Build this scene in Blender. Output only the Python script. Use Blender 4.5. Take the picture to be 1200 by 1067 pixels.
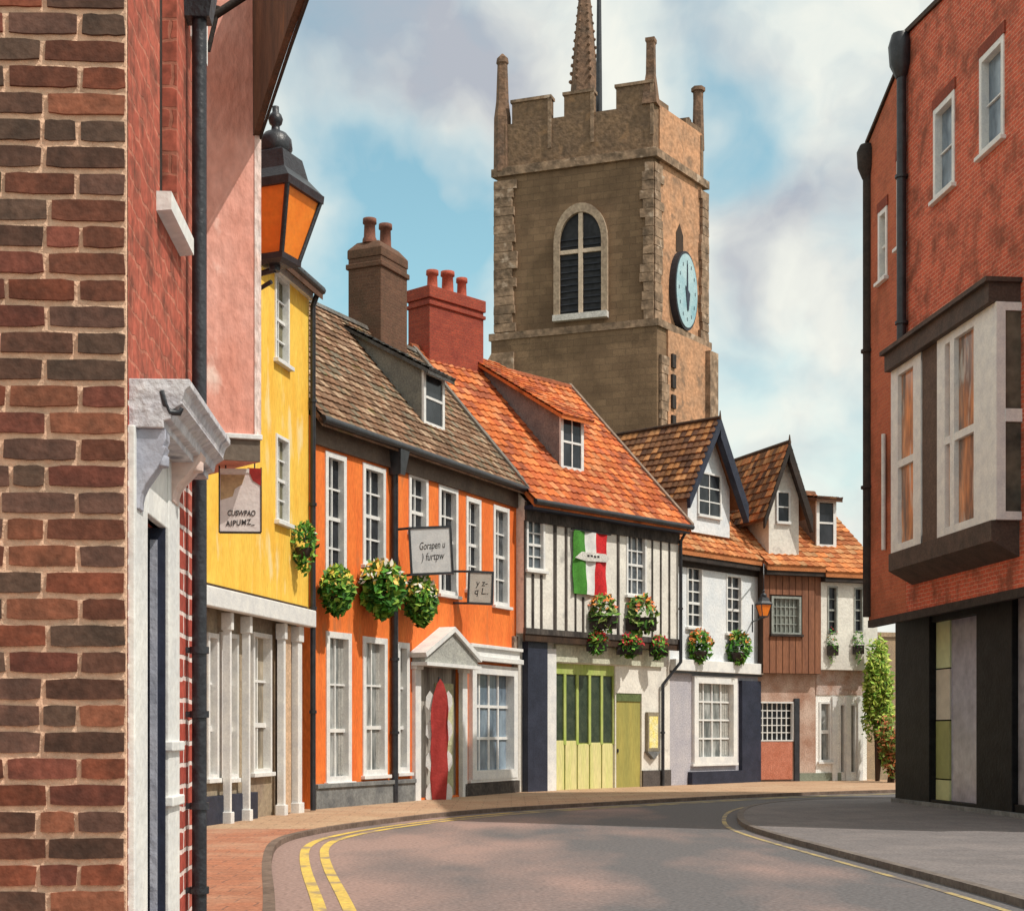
import bpy, math, random
from mathutils import Vector, Matrix
R = math.radians
random.seed(7)
scene = bpy.context.scene
for o in list(bpy.data.objects): bpy.data.objects.remove(o)

# ------------------------------------------------------------ camera, sky, sun, exposure
FOC, HOR, EYE = 1800.0, 858.0, 1.6
cd = bpy.data.cameras.new('camera'); cam = bpy.data.objects.new('camera', cd)
scene.collection.objects.link(cam); scene.camera = cam
cam.location = (0, 0, EYE); cam.rotation_euler = (R(90), 0, 0)
cd.sensor_width = 36; cd.lens = FOC / 1200 * 36; cd.shift_y = (HOR - 533.5) / 1200
cd.clip_start = 0.1; cd.clip_end = 3000
scene.render.resolution_x = 1024; scene.render.resolution_y = 910
vs = scene.view_settings
vs.view_transform = 'Standard'; vs.look = 'None'; vs.exposure = 0.0; vs.gamma = 1
SUN_AZ = (0.88, -0.47); SUN_EL = 54.0
w = bpy.data.worlds.new('World'); scene.world = w; w.use_nodes = True
nt = w.node_tree; nt.nodes.clear()
def N(nt, t, **k):
    n = nt.nodes.new(t)
    for a, b in k.items(): setattr(n, a, b)
    return n
def wire(nt, a, b): nt.links.new(a, b)
wo = N(nt, 'ShaderNodeOutputWorld')
sky = N(nt, 'ShaderNodeTexSky'); sky.sky_type = 'NISHITA'; sky.sun_disc = False
sky.sun_elevation = R(SUN_EL); sky.sun_rotation = math.atan2(SUN_AZ[0], SUN_AZ[1])
bgs = N(nt, 'ShaderNodeBackground'); bgs.inputs[1].default_value = 0.15
tint = N(nt, 'ShaderNodeVectorMath', operation='MULTIPLY'); wire(nt, sky.outputs[0], tint.inputs[0]); tint.inputs[1].default_value = (1.25, 1.5, 1.15)
wire(nt, tint.outputs[0], bgs.inputs[0])
tc = N(nt, 'ShaderNodeTexCoord')
def wmath(op, a, b=None, c=None, clamp=False):
    m = N(nt, 'ShaderNodeMath', operation=op); m.use_clamp = clamp
    for i, q in enumerate((a, b, c)):
        if q is None: continue
        if isinstance(q, (int, float)): m.inputs[i].default_value = q
        else: wire(nt, q, m.inputs[i])
    return m.outputs[0]
warp = N(nt, 'ShaderNodeTexNoise'); warp.inputs['Scale'].default_value = 9; warp.inputs['Detail'].default_value = 4
wire(nt, tc.outputs['Generated'], warp.inputs['Vector'])
wv = N(nt, 'ShaderNodeVectorMath', operation='MULTIPLY_ADD')
wire(nt, warp.outputs['Color'], wv.inputs[0]); wv.inputs[1].default_value = (.11, .11, .11); wv.inputs[2].default_value = (-.055, -.055, -.055)
wa = N(nt, 'ShaderNodeVectorMath', operation='ADD'); wire(nt, tc.outputs['Generated'], wa.inputs[0]); wire(nt, wv.outputs[0], wa.inputs[1])
def blobs(lst):                       # soft cloud banks in fixed directions of the sky
    acc = None
    for (px, py, rad, wt) in lst:
        d = Vector(((px - 600) / FOC, 1, (HOR - py) / FOC)).normalized()
        dist = N(nt, 'ShaderNodeVectorMath', operation='DISTANCE'); wire(nt, wa.outputs[0], dist.inputs[0]); dist.inputs[1].default_value = d
        mr = N(nt, 'ShaderNodeMapRange'); mr.interpolation_type = 'SMOOTHSTEP'
        mr.inputs['From Min'].default_value = rad / FOC; mr.inputs['From Max'].default_value = rad / FOC * .15
        mr.inputs['To Min'].default_value = 0; mr.inputs['To Max'].default_value = wt
        wire(nt, dist.outputs['Value'], mr.inputs['Value'])
        acc = mr.outputs[0] if acc is None else wmath('ADD', acc, mr.outputs[0])
    return acc
cn = N(nt, 'ShaderNodeTexNoise'); cn.inputs['Scale'].default_value = 7; cn.inputs['Detail'].default_value = 7; cn.inputs['Roughness'].default_value = .55
wire(nt, wa.outputs[0], cn.inputs['Vector'])
cn2 = N(nt, 'ShaderNodeTexNoise'); cn2.inputs['Scale'].default_value = 16; cn2.inputs['Detail'].default_value = 8
wire(nt, wa.outputs[0], cn2.inputs['Vector'])
blue_b = blobs([(455, 310, 170, 1.15), (520, 240, 110, .7), (880, 180, 90, 1.0), (600, 190, 80, .5), (390, 200, 70, .5), (880, 430, 110, .5),
                (990, 520, 90, .35), (560, 30, 60, .35), (820, 120, 60, .5), (1010, 300, 60, .4)])
grey_b = blobs([(450, 60, 170, .9), (560, 110, 110, .5), (915, 275, 105, .75), (985, 235, 90, .6), (860, 90, 90, .55), (865, 345, 60, .45),
                (790, 20, 90, .5), (1000, 360, 70, .45), (380, 30, 90, .4)])
veil = wmath('MULTIPLY_ADD', cn.outputs[0], 2.0, -.58)                 # 0.2..0.9
mcloud = wmath('SUBTRACT', wmath('ADD', veil, .42), wmath('MULTIPLY', blue_b, .80), clamp=True)
mgrey = wmath('MULTIPLY', wmath('ADD', wmath('MULTIPLY_ADD', cn2.outputs[0], 2.6, -1.22), grey_b), .8, clamp=True)
cm = N(nt, 'ShaderNodeMix', data_type='RGBA'); wire(nt, mgrey, cm.inputs['Factor'])
cm.inputs['A'].default_value = (.92, .93, .85, 1); cm.inputs['B'].default_value = (.47, .50, .56, 1)
bgc = N(nt, 'ShaderNodeBackground'); wire(nt, cm.outputs['Result'], bgc.inputs[0]); bgc.inputs[1].default_value = 1.0
mxs = N(nt, 'ShaderNodeMixShader'); wire(nt, mcloud, mxs.inputs[0]); wire(nt, bgs.outputs[0], mxs.inputs[1]); wire(nt, bgc.outputs[0], mxs.inputs[2])
wire(nt, mxs.outputs[0], wo.inputs[0])

sl = bpy.data.lights.new('sun', 'SUN'); so = bpy.data.objects.new('sun', sl); scene.collection.objects.link(so)
sl.energy = 3.7; sl.angle = R(.5); sl.color = (1, .94, .84)
ce, se = math.cos(R(SUN_EL)), math.sin(R(SUN_EL)); h = math.hypot(*SUN_AZ)
so.rotation_euler = Vector((SUN_AZ[0] / h * ce, SUN_AZ[1] / h * ce, se)).to_track_quat('Z', 'Y').to_euler()

# ------------------------------------------------------------ helpers
class Frame:                                  # local X along a facade, local Y into the building, Z up
    def __init__(s, A, B):
        s.A = Vector(A); d = Vector(B) - s.A; s.L = d.length; s.d = d.normalized(); s.y = Vector((-s.d.y, s.d.x))
        s.M = Matrix.Translation((s.A.x, s.A.y, 0)) @ Matrix.Rotation(math.atan2(s.d.y, s.d.x), 4, 'Z')
    def ray(s, px, yo=0):                     # where the line of sight at column px meets the plane Y = yo: (u, depth)
        k = (px - 600) / FOC; P = s.A + s.y * yo
        u = (k * P.y - P.x) / (s.d.x - k * s.d.y)
        return u, P.y + u * s.d.y
    def u(s, px, yo=0): return s.ray(px, yo)[0]
    def z(s, px, py, yo=0): return EYE + s.ray(px, yo)[1] * (HOR - py) / FOC
    def rect(s, x0, x1, y0, y1, yo=0):        # pixel rectangle -> (u0,u1,z0,z1)
        xm = (x0 + x1) / 2
        return (s.u(x0, yo), s.u(x1, yo), s.z(xm, y1, yo), s.z(xm, y0, yo))
    def roof(s, px, py, y0, z0, tan):         # line of sight against a roof plane z = z0 + (Y-y0)*tan -> (u, Y, z)
        k = (px - 600) / FOC; q = (HOR - py) / FOC
        # local coords of t*(k,1): u = t*a - a0 ; Y = t*b - b0
        a, a0 = k * s.d.x + s.d.y, s.A.dot(s.d); b, b0 = k * s.y.x + s.y.y, s.A.dot(s.y)
        t = (z0 - (b0 + y0) * tan - EYE) / (q - b * tan)
        return t * a - a0, t * b - b0, EYE + t * q
def g(px, py, z=0):                           # ground point
    t = (EYE - z) * FOC / (py - HOR); return ((px - 600) / FOC * t, t)
def at(px, py, d): return Vector(((px - 600) / FOC * d, d, EYE + (HOR - py) / FOC * d))

class MB:
    def __init__(s): s.v = []; s.f = []; s.c = []; s.sm = []
    def face(s, pts, col=None, smooth=False):
        i = len(s.v); s.v += [tuple(p) for p in pts]; s.f.append(tuple(range(i, i + len(pts)))); s.c.append(col); s.sm.append(smooth); return s
    def mesh(s, V, F, col=None, smooth=False):
        i = len(s.v); s.v += [tuple(p) for p in V]
        for f in F: s.f.append(tuple(i + q for q in f)); s.c.append(col); s.sm.append(smooth)
        return s
    def box(s, x0, x1, y0, y1, z0, z1, col=None, jit=0):
        V = [Vector((x, y, z)) for z in (z0, z1) for x, y in ((x0, y0), (x1, y0), (x1, y1), (x0, y1))]
        if jit: V = [p + Vector([random.uniform(-jit, jit) for _ in range(3)]) for p in V]
        return s.mesh(V, [(3, 2, 1, 0), (4, 5, 6, 7), (0, 1, 5, 4), (1, 2, 6, 5), (2, 3, 7, 6), (3, 0, 4, 7)], col)
    def prism(s, pts, off, col=None):
        n = len(pts); P = [Vector(p) for p in pts]; Q = [p + Vector(off) for p in P]
        return s.mesh(P + Q, [tuple(range(n))[::-1], tuple(range(n, 2 * n))] + [(i, (i + 1) % n, n + (i + 1) % n, n + i) for i in range(n)], col)
    def tube(s, path, r, n=10, col=None):
        P = [Vector(p) for p in path]; rr = r if isinstance(r, (list, tuple)) else [r] * len(P); V = []; F = []
        for i, p in enumerate(P):
            t = (P[min(i + 1, len(P) - 1)] - P[max(i - 1, 0)]).normalized()
            a = t.cross(Vector((0, 0, 1)) if abs(t.z) < .9 else Vector((1, 0, 0))).normalized(); b = t.cross(a)
            for k in range(n):
                an = 2 * math.pi * k / n; V.append(p + (a * math.cos(an) + b * math.sin(an)) * rr[i])
        for i in range(len(P) - 1):
            for k in range(n): F.append((i * n + k, i * n + (k + 1) % n, (i + 1) * n + (k + 1) % n, (i + 1) * n + k))
        s.mesh(V, F, col, True); s.mesh(V[:n], [tuple(range(n))], col); s.mesh(V[-n:], [tuple(range(n))[::-1]], col); return s
    def lathe(s, c, prof, n=16, rot=0, smooth=True, col=None):
        V = []; F = []; c = Vector(c)
        for r, z in prof:
            for k in range(n):
                a = 2 * math.pi * k / n + rot; V.append(c + Vector((r * math.cos(a), r * math.sin(a), z)))
        for i in range(len(prof) - 1):
            for k in range(n): F.append((i * n + k, i * n + (k + 1) % n, (i + 1) * n + (k + 1) % n, (i + 1) * n + k))
        s.mesh(V, F, col, smooth); s.mesh(V[:n], [tuple(range(n))[::-1]], col); s.mesh(V[-n:], [tuple(range(n))], col); return s
    def build(s, name, mat, parent=None, frame=None, bevel=0):
        me = bpy.data.meshes.new(name); me.from_pydata(s.v, [], s.f); me.update()
        me.polygons.foreach_set('use_smooth', s.sm)
        if any(c is not None for c in s.c):
            ca = me.color_attributes.new('Col', 'FLOAT_COLOR', 'CORNER'); buf = []
            for p, c in zip(me.polygons, s.c):
                c = c or (1, 1, 1)
                buf += [c[0], c[1], c[2], 1] * p.loop_total
            ca.data.foreach_set('color', buf)
        me.materials.append(mat)
        o = bpy.data.objects.new(name, me); scene.collection.objects.link(o)
        W = frame.M if isinstance(frame, Frame) else (frame if frame is not None else None)
        if parent is not None:
            o.parent = parent
            if W is not None: o.matrix_local = WM[parent.name].inverted() @ W
            WM[o.name] = W if W is not None else WM[parent.name]
        else:
            if W is not None: o.matrix_local = W
            WM[o.name] = W if W is not None else Matrix.Identity(4)
        if bevel:
            b = o.modifiers.new('bevel', 'BEVEL'); b.width = bevel; b.segments = 2; b.limit_method = 'ANGLE'
        return o
WM = {}
def tag(o, label, cat=None, group=None):
    o['label'] = label
    if cat: o['category'] = cat
    if group: o['group'] = group
    return o
def thing(name, label, cat, frame=None, group=None):
    o = bpy.data.objects.new(name, None); scene.collection.objects.link(o)
    M = frame.M if isinstance(frame, Frame) else (frame if frame is not None else Matrix.Identity(4))
    o.matrix_local = M; WM[o.name] = M; o.empty_display_size = .3
    return tag(o, label, cat, group)
def struct(mb, name, mat): o = mb.build(name, mat); o['kind'] = 'structure'; return o

# ------------------------------------------------------------ materials
MC = {}
def mat(name, c1, c2=None, scale=3, rough=.8, bump=.15, bs=25, fine=.25, attr=False, spec=.3, stretch=(1, 1, 1), blotch=None, dist=.02):
    if name in MC: return MC[name]
    m = bpy.data.materials.new(name); m.use_nodes = True; MC[name] = m
    t = m.node_tree; b = t.nodes['Principled BSDF']; L = lambda a, c: t.links.new(a, c)
    b.inputs['Roughness'].default_value = rough; b.inputs['Specular IOR Level'].default_value = spec
    c2 = c2 or tuple(x * .75 for x in c1)
    co = N(t, 'ShaderNodeTexCoord'); mp = N(t, 'ShaderNodeMapping'); mp.inputs['Scale'].default_value = stretch
    L(co.outputs['Object'], mp.inputs[0])
    n1 = N(t, 'ShaderNodeTexNoise'); n1.inputs['Scale'].default_value = scale; n1.inputs['Detail'].default_value = 6; n1.inputs['Roughness'].default_value = .6
    L(mp.outputs[0], n1.inputs['Vector'])
    r = N(t, 'ShaderNodeValToRGB'); r.color_ramp.elements[0].position = .36; r.color_ramp.elements[1].position = .64
    r.color_ramp.elements[0].color = (*c1, 1); r.color_ramp.elements[1].color = (*c2, 1); L(n1.outputs[0], r.inputs[0])
    out = r.outputs[0]
    n2 = N(t, 'ShaderNodeTexNoise'); n2.inputs['Scale'].default_value = bs; n2.inputs['Detail'].default_value = 4; L(mp.outputs[0], n2.inputs['Vector'])
    if fine:
        mr = N(t, 'ShaderNodeMapRange'); mr.inputs['From Min'].default_value = .3; mr.inputs['From Max'].default_value = .7
        mr.inputs['To Min'].default_value = 1 - fine; mr.inputs['To Max'].default_value = 1 + fine; L(n2.outputs[0], mr.inputs[0])
        mx = N(t, 'ShaderNodeVectorMath', operation='SCALE'); L(out, mx.inputs[0]); L(mr.outputs[0], mx.inputs['Scale']); out = mx.outputs[0]
    if blotch:                                  # blotches: weathering, also painted glow and reflections (colour, scale, threshold)
        n3 = N(t, 'ShaderNodeTexNoise'); n3.inputs['Scale'].default_value = blotch[1]; n3.inputs['Detail'].default_value = 8; L(mp.outputs[0], n3.inputs['Vector'])
        m3 = N(t, 'ShaderNodeMapRange'); m3.inputs['From Min'].default_value = blotch[2]; m3.inputs['From Max'].default_value = blotch[2] + .1; L(n3.outputs[0], m3.inputs[0])
        x3 = N(t, 'ShaderNodeMix', data_type='RGBA'); L(m3.outputs[0], x3.inputs['Factor']); L(out, x3.inputs['A']); x3.inputs['B'].default_value = (*blotch[0], 1); out = x3.outputs['Result']
    if attr:
        at_ = N(t, 'ShaderNodeAttribute', attribute_name='Col'); mm = N(t, 'ShaderNodeVectorMath', operation='MULTIPLY')
        L(out, mm.inputs[0]); L(at_.outputs['Color'], mm.inputs[1]); out = mm.outputs[0]
    L(out, b.inputs['Base Color'])
    if bump:
        bp = N(t, 'ShaderNodeBump'); bp.inputs['Strength'].default_value = bump; bp.inputs['Distance'].default_value = dist
        L(n2.outputs[0], bp.inputs['Height']); L(bp.outputs[0], b.inputs['Normal'])
    return m
def brickmat(name, c1, c2, cm, bw=.225, bh=.075, mort=.012, rough=.85, wob=.01, mottle=((.5, .5, .5), .0, 2), bump=.4):
    m = bpy.data.materials.new(name); m.use_nodes = True; MC[name] = m
    t = m.node_tree; b = t.nodes['Principled BSDF']; L = lambda a, c: t.links.new(a, c)
    b.inputs['Roughness'].default_value = rough; b.inputs['Specular IOR Level'].default_value = .2
    co = N(t, 'ShaderNodeTexCoord'); sp = N(t, 'ShaderNodeSeparateXYZ'); L(co.outputs['Object'], sp.inputs[0])
    ad = N(t, 'ShaderNodeMath', operation='ADD'); L(sp.outputs[0], ad.inputs[0]); L(sp.outputs[1], ad.inputs[1])
    cb = N(t, 'ShaderNodeCombineXYZ')
    if name.startswith('paving'): L(sp.outputs[0], cb.inputs[0]); L(sp.outputs[1], cb.inputs[1])
    else: L(ad.outputs[0], cb.inputs[0]); L(sp.outputs[2], cb.inputs[1])
    nz = N(t, 'ShaderNodeTexNoise'); nz.inputs['Scale'].default_value = 9; nz.inputs['Detail'].default_value = 4; L(co.outputs['Object'], nz.inputs['Vector'])
    wv = N(t, 'ShaderNodeVectorMath', operation='MULTIPLY_ADD'); L(nz.outputs['Color'], wv.inputs[0]); wv.inputs[1].default_value = (wob * 2,) * 3; L(cb.outputs[0], wv.inputs[2])
    br = N(t, 'ShaderNodeTexBrick'); L(wv.outputs[0], br.inputs['Vector']); br.inputs['Scale'].default_value = 1
    br.inputs['Color1'].default_value = (*c1, 1); br.inputs['Color2'].default_value = (*c2, 1); br.inputs['Mortar'].default_value = (*cm, 1)
    br.inputs['Mortar Size'].default_value = mort; br.inputs['Brick Width'].default_value = bw; br.inputs['Row Height'].default_value = bh; br.inputs['Mortar Smooth'].default_value = .3
    n2 = N(t, 'ShaderNodeTexNoise'); n2.inputs['Scale'].default_value = mottle[2]; n2.inputs['Detail'].default_value = 8; n2.inputs['Roughness'].default_value = .65; L(co.outputs['Object'], n2.inputs['Vector'])
    m2 = N(t, 'ShaderNodeMapRange'); m2.inputs['From Min'].default_value = .45; m2.inputs['From Max'].default_value = .65; m2.inputs['To Max'].default_value = mottle[1]; L(n2.outputs[0], m2.inputs[0])
    x = N(t, 'ShaderNodeMix', data_type='RGBA'); L(m2.outputs[0], x.inputs['Factor']); L(br.outputs['Color'], x.inputs['A']); x.inputs['B'].default_value = (*mottle[0], 1)
    n4 = N(t, 'ShaderNodeTexNoise'); n4.inputs['Scale'].default_value = 30; n4.inputs['Detail'].default_value = 3; L(co.outputs['Object'], n4.inputs['Vector'])
    m4 = N(t, 'ShaderNodeMapRange'); m4.inputs['From Min'].default_value = .3; m4.inputs['From Max'].default_value = .7; m4.inputs['To Min'].default_value = .75; m4.inputs['To Max'].default_value = 1.25; L(n4.outputs[0], m4.inputs[0])
    s = N(t, 'ShaderNodeVectorMath', operation='SCALE'); L(x.outputs['Result'], s.inputs[0]); L(m4.outputs[0], s.inputs['Scale']); L(s.outputs[0], b.inputs['Base Color'])
    bp = N(t, 'ShaderNodeBump'); bp.inputs['Strength'].default_value = bump; bp.inputs['Distance'].default_value = .01; bp.invert = True
    L(br.outputs['Fac'], bp.inputs['Height']); L(bp.outputs[0], b.inputs['Normal'])
    return m
WHITE = mat('white_paint', (.80, .79, .76), (.66, .66, .66), 4, .55, .2, 30, .08)
CREAM = mat('cream_plaster', (.80, .77, .70), (.66, .63, .58), 1.5, .9, .5, 14, .10, blotch=((.45, .43, .40), 2.2, .62))
LIME = mat('white_plaster', (.76, .77, .78), (.62, .66, .70), 1.3, .9, .5, 14, .10, blotch=((.45, .46, .48), 1.7, .64))
YELLOW = mat('yellow_plaster', (.90, .60, .10), (.86, .48, .06), 1.4, .85, .5, 12, .10, blotch=((.86, .66, .30), 1.5, .58), stretch=(1.6, 1, .5))
ORANGE = mat('orange_plaster', (.86, .22, .045), (.72, .15, .03), 1.3, .85, .5, 14, .14, blotch=((.50, .17, .06), 1.6, .59), stretch=(1.6, 1, .45))
PINK = mat('pink_plaster', (.66, .27, .20), (.74, .37, .30), 2.2, .9, .8, 16, .14, blotch=((.82, .58, .50), 4, .60), stretch=(1, 1, .5))
BLACK = mat('black_iron', (.014, .015, .02), (.03, .032, .04), 6, .4, .25, 40, .2, spec=.5)
NAVY = mat('navy_paint', (.018, .022, .04), (.03, .035, .06), 3, .5, .2, 20, .2)
BROWN = mat('brown_timber', (.075, .04, .022), (.035, .02, .013), 3, .75, .4, 25, .25, stretch=(1, 1, .3))
DKWOOD = mat('dark_timber', (.05, .036, .03), (.025, .02, .018), 3, .8, .4, 25, .25)
CORN = mat('cornice_brown', (.17, .13, .10), (.11, .085, .07), 2, .8, .3, 20, .15)
GLASS = mat('window_glass', (.012, .014, .018), (.04, .044, .052), 1.8, .14, .12, 6, .2, spec=.28, stretch=(1, 1, .5), dist=.01)
GLASSP = mat('pale_window_glass', (.10, .11, .11), (.42, .43, .42), 2.4, .2, .12, 6, .2, spec=.45, stretch=(2, 2, .5), dist=.01)
GLASSB = mat('blue_window_glass', (.10, .14, .19), (.26, .33, .40), 2.0, .2, .12, 6, .2, spec=.5, stretch=(1, 1, .5), dist=.01)
GLASSO = mat('amber_window_glass', (.16, .12, .10), (.70, .30, .13), 2.6, .2, .12, 6, .2, spec=.5, stretch=(1.6, 1, .35), dist=.01, blotch=((.55, .52, .48), 2.2, .57))  # pale blotches are white reflections painted into the pane colour
STONEG = mat('grey_stone', (.22, .225, .22), (.13, .135, .14), 2.5, .9, .5, 16, .2)
ROADM = None
def leafmat(name): return mat(name, (1, 1, 1), (.8, .8, .8), 5, .6, 0, 20, .1, attr=True)
LEAF = leafmat('leaf'); PETAL = mat('petal', (1, 1, 1), (.85, .85, .85), 5, .6, 0, 20, .05, attr=True)
TILE = mat('clay_tile', (1, 1, 1), (.72, .70, .68), 1.6, .85, .5, 22, .18, attr=True, blotch=((.45, .42, .36), 1.3, .60))
MOSS = mat('mossy_tile', (1, 1, 1), (.62, .56, .50), 2.2, .9, .6, 18, .25, attr=True, blotch=((.62, .75, .45), 2.4, .62))

# ------------------------------------------------------------ building helpers
def wall_grid(mb, u0, u1, z0, z1, yo, holes=(), rec=.14):
    hs = [(max(a, u0), min(b, u1), max(c, z0), min(d, z1)) for a, b, c, d in holes]
    us = sorted({u0, u1} | {v for hh in hs for v in hh[:2]}); zs = sorted({z0, z1} | {v for hh in hs for v in hh[2:]})
    for i in range(len(us) - 1):
        for j in range(len(zs) - 1):
            um, zm = (us[i] + us[i + 1]) / 2, (zs[j] + zs[j + 1]) / 2
            if any(a < um < b and c < zm < d for a, b, c, d in hs): continue
            mb.face([(us[i], yo, zs[j]), (us[i + 1], yo, zs[j]), (us[i + 1], yo, zs[j + 1]), (us[i], yo, zs[j + 1])])
    for a, b, c, d in hs:
        q = yo + rec
        mb.face([(a, yo, c), (a, yo, d), (a, q, d), (a, q, c)]); mb.face([(b, yo, c), (b, q, c), (b, q, d), (b, yo, d)])
        mb.face([(a, yo, c), (a, q, c), (b, q, c), (b, yo, c)]); mb.face([(a, yo, d), (b, yo, d), (b, q, d), (a, q, d)])
def shell(mb, u0, u1, z1, y0, y1, ridge=None, z0=0):       # side and back walls with gable tops
    for u in (u0, u1):
        pts = [(u, y0, z0), (u, y1, z0), (u, y1, z1)] + ([(u, ridge[0], ridge[1])] if ridge else []) + [(u, y0, z1)]
        mb.face(pts)
    mb.face([(u0, y1, z0), (u1, y1, z0), (u1, y1, z1), (u0, y1, z1)])
CURT = mat('net_curtain', (.42, .41, .38), (.30, .30, .28), 3, .9, .2)
def window(par, hole, yo=0, rec=.14, cols=2, rows=4, fm=None, gm=None, fw=.07, mw=.028, sill=True, proud=.025, rail=True, frame=None, sillm=None):
    a, b, c, d = hole; fm = fm or WHITE; gm = gm or GLASS; f = MB(); y0, y1 = yo - proud, yo + rec - .004
    j = lambda: random.uniform(-.004, .004)
    f.box(a - .01, a + fw, y0, y1, c, d + .01); f.box(b - fw, b + .01, y0 + .001, y1, c, d + .01)
    f.box(a + fw, b - fw, y0 + .003, y1, d - fw, d + .008); f.box(a + fw, b - fw, y0 + .003, y1, c, c + fw)
    ia, ib, ic, id_ = a + fw, b - fw, c + fw, d - fw; ym = yo + rec - .06
    for i in range(1, cols): x = ia + (ib - ia) * i / cols + j(); f.box(x - mw / 2, x + mw / 2, ym, y1 - .002, ic, id_)
    for i in range(1, rows):
        z = ic + (id_ - ic) * i / rows + j(); k = mw * (1.9 if rail and i == rows // 2 else 1)
        f.box(ia, ib, ym - (.012 if k > mw else .003), y1 - .004, z - k / 2, z + k / 2)
    o = f.build('window', fm, par, frame)
    MB().box(a + .012, b - .012, yo + rec - .022, yo + rec + .03, c + .012, d - .012).build('pane', gm, o)
    if gm is GLASSP:
        cu = MB(); zt = d - fw
        for e, q in ((ia, 1), (ib, -1)):
            k = (ib - ia) * random.uniform(.16, .28); n = 4
            for t in range(n):
                x0, x1 = e + q * k * t / n, e + q * k * (t + .8) / n
                cu.box(min(x0, x1), max(x0, x1), yo + rec - .026 - .004 * (t % 2), yo + rec - .02, ic + (zt - ic) * random.uniform(.0, .04), zt)
        cu.build('curtain', CURT, o)
    if sill: MB().box(a - .07, b + .07, yo - .10, yo + .02, c - .07, c + .004).build('sill', sillm or fm, o, bevel=.006)
    return o
def tiles(mb, u0, u1, y0, y1, z0, z1, cols, tw=.24, th=.30, amp=.03, lift=.035, skip=None):
    # pantiles on a plane from eave (y0,z0) to ridge (y1,z1)
    Ls = math.hypot(y1 - y0, z1 - z0); nv = max(1, round(Ls / th)); nu = max(1, round((u1 - u0) / tw))
    ey, ez = (y1 - y0) / Ls, (z1 - z0) / Ls; ny, nz = -ez, ey
    if nz < 0: ny, nz = -ny, -nz
    K = 4
    for r in range(nv):
        for q in range(nu):
            c = random.choice(cols); k = random.uniform(.78, 1.18); c = tuple(min(1.3, x * k) for x in c); dz = random.uniform(-.004, .006)
            V = []; base = u0 + (u1 - u0) * q / nu; wd = (u1 - u0) / nu
            for e, (sv, lf) in enumerate(((r, lift), (r, lift), (r + 1, 0))):
                s_ = Ls * sv / nv - (.02 if e < 2 else 0)
                for i in range(K + 1):
                    hh = amp * .5 * (1 + math.cos(2 * math.pi * i / K)) + lf + dz
                    if e == 0: hh = -.015
                    V.append((base + wd * i / K, y0 + ey * s_ + ny * hh, z0 + ez * s_ + nz * hh))
            F = [(e * (K + 1) + i, e * (K + 1) + i + 1, (e + 1) * (K + 1) + i + 1, (e + 1) * (K + 1) + i) for e in (0, 1) for i in range(K)]
            mb.mesh(V, F, c)
REDT = [(.62, .165, .045), (.70, .22, .07), (.50, .12, .04), (.62, .24, .10), (.56, .14, .045), (.40, .11, .05)]
ORT = [(.52, .19, .07), (.62, .26, .10), (.44, .14, .05), (.58, .30, .14), (.68, .24, .08)]
BRT = [(.13, .065, .04), (.19, .08, .05), (.10, .05, .035), (.26, .13, .06), (.16, .07, .04)]
MIXT = [(.17, .08, .04), (.42, .19, .07), (.24, .11, .05), (.5, .24, .1), (.13, .06, .035)]
MOST = [(.25, .14, .085), (.32, .19, .12), (.20, .12, .075), (.40, .28, .19), (.28, .17, .11), (.21, .17, .12)]
def roof(par, u0, u1, y0, yr, ze, zr, cols, m, verge=.12, name='roof', tw=.24, th=.3, amp=.03, y2=None, ridgecol=(.30, .16, .10)):
    mb = MB(); th_ = .12
    tiles(mb, u0, u1, y0, yr, ze, zr, cols, tw, th, amp)
    y2 = 2 * yr - y0 if y2 is None else y2
    mb.prism([(u0, y0, ze - .03), (u0, yr, zr - .03), (u0, y2, ze - .03), (u0, y2, ze - .16), (u0, yr, zr - .18), (u0, y0, ze - .16)], (u1 - u0, 0, 0), cols[0])
    n = max(2, int((u1 - u0) / .35))
    for i in range(n):                        # ridge tiles
        a = u0 + (u1 - u0) * i / n; b = u0 + (u1 - u0) * (i + 1) / n - .01; k = random.uniform(.8, 1.2); c = tuple(x * k for x in ridgecol)
        mb.prism([(a, yr - .13, zr - .06), (a, yr - .08, zr + .05), (a, yr, zr + .085 + random.uniform(0, .015)), (a, yr + .08, zr + .05), (a, yr + .13, zr - .06)], (b - a, 0, 0), c)
    return mb.build(name, m, par)
def gutter(par, u0, u1, y, z, r=.07, m=None): return MB().tube([(u0, y, z), (u1, y, z)], r, 8).build('gutter', m or BLACK, par)
def drainpipe(par, pts, r=.05, brackets=(), m=None):
    mb = MB().tube(pts, r, 10)
    for p in brackets: mb.lathe((p[0], p[1], p[2]), [(r * 1.35, -.03), (r * 1.35, .03)], 12)
    return mb.build('drainpipe', m or BLACK, par)
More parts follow.
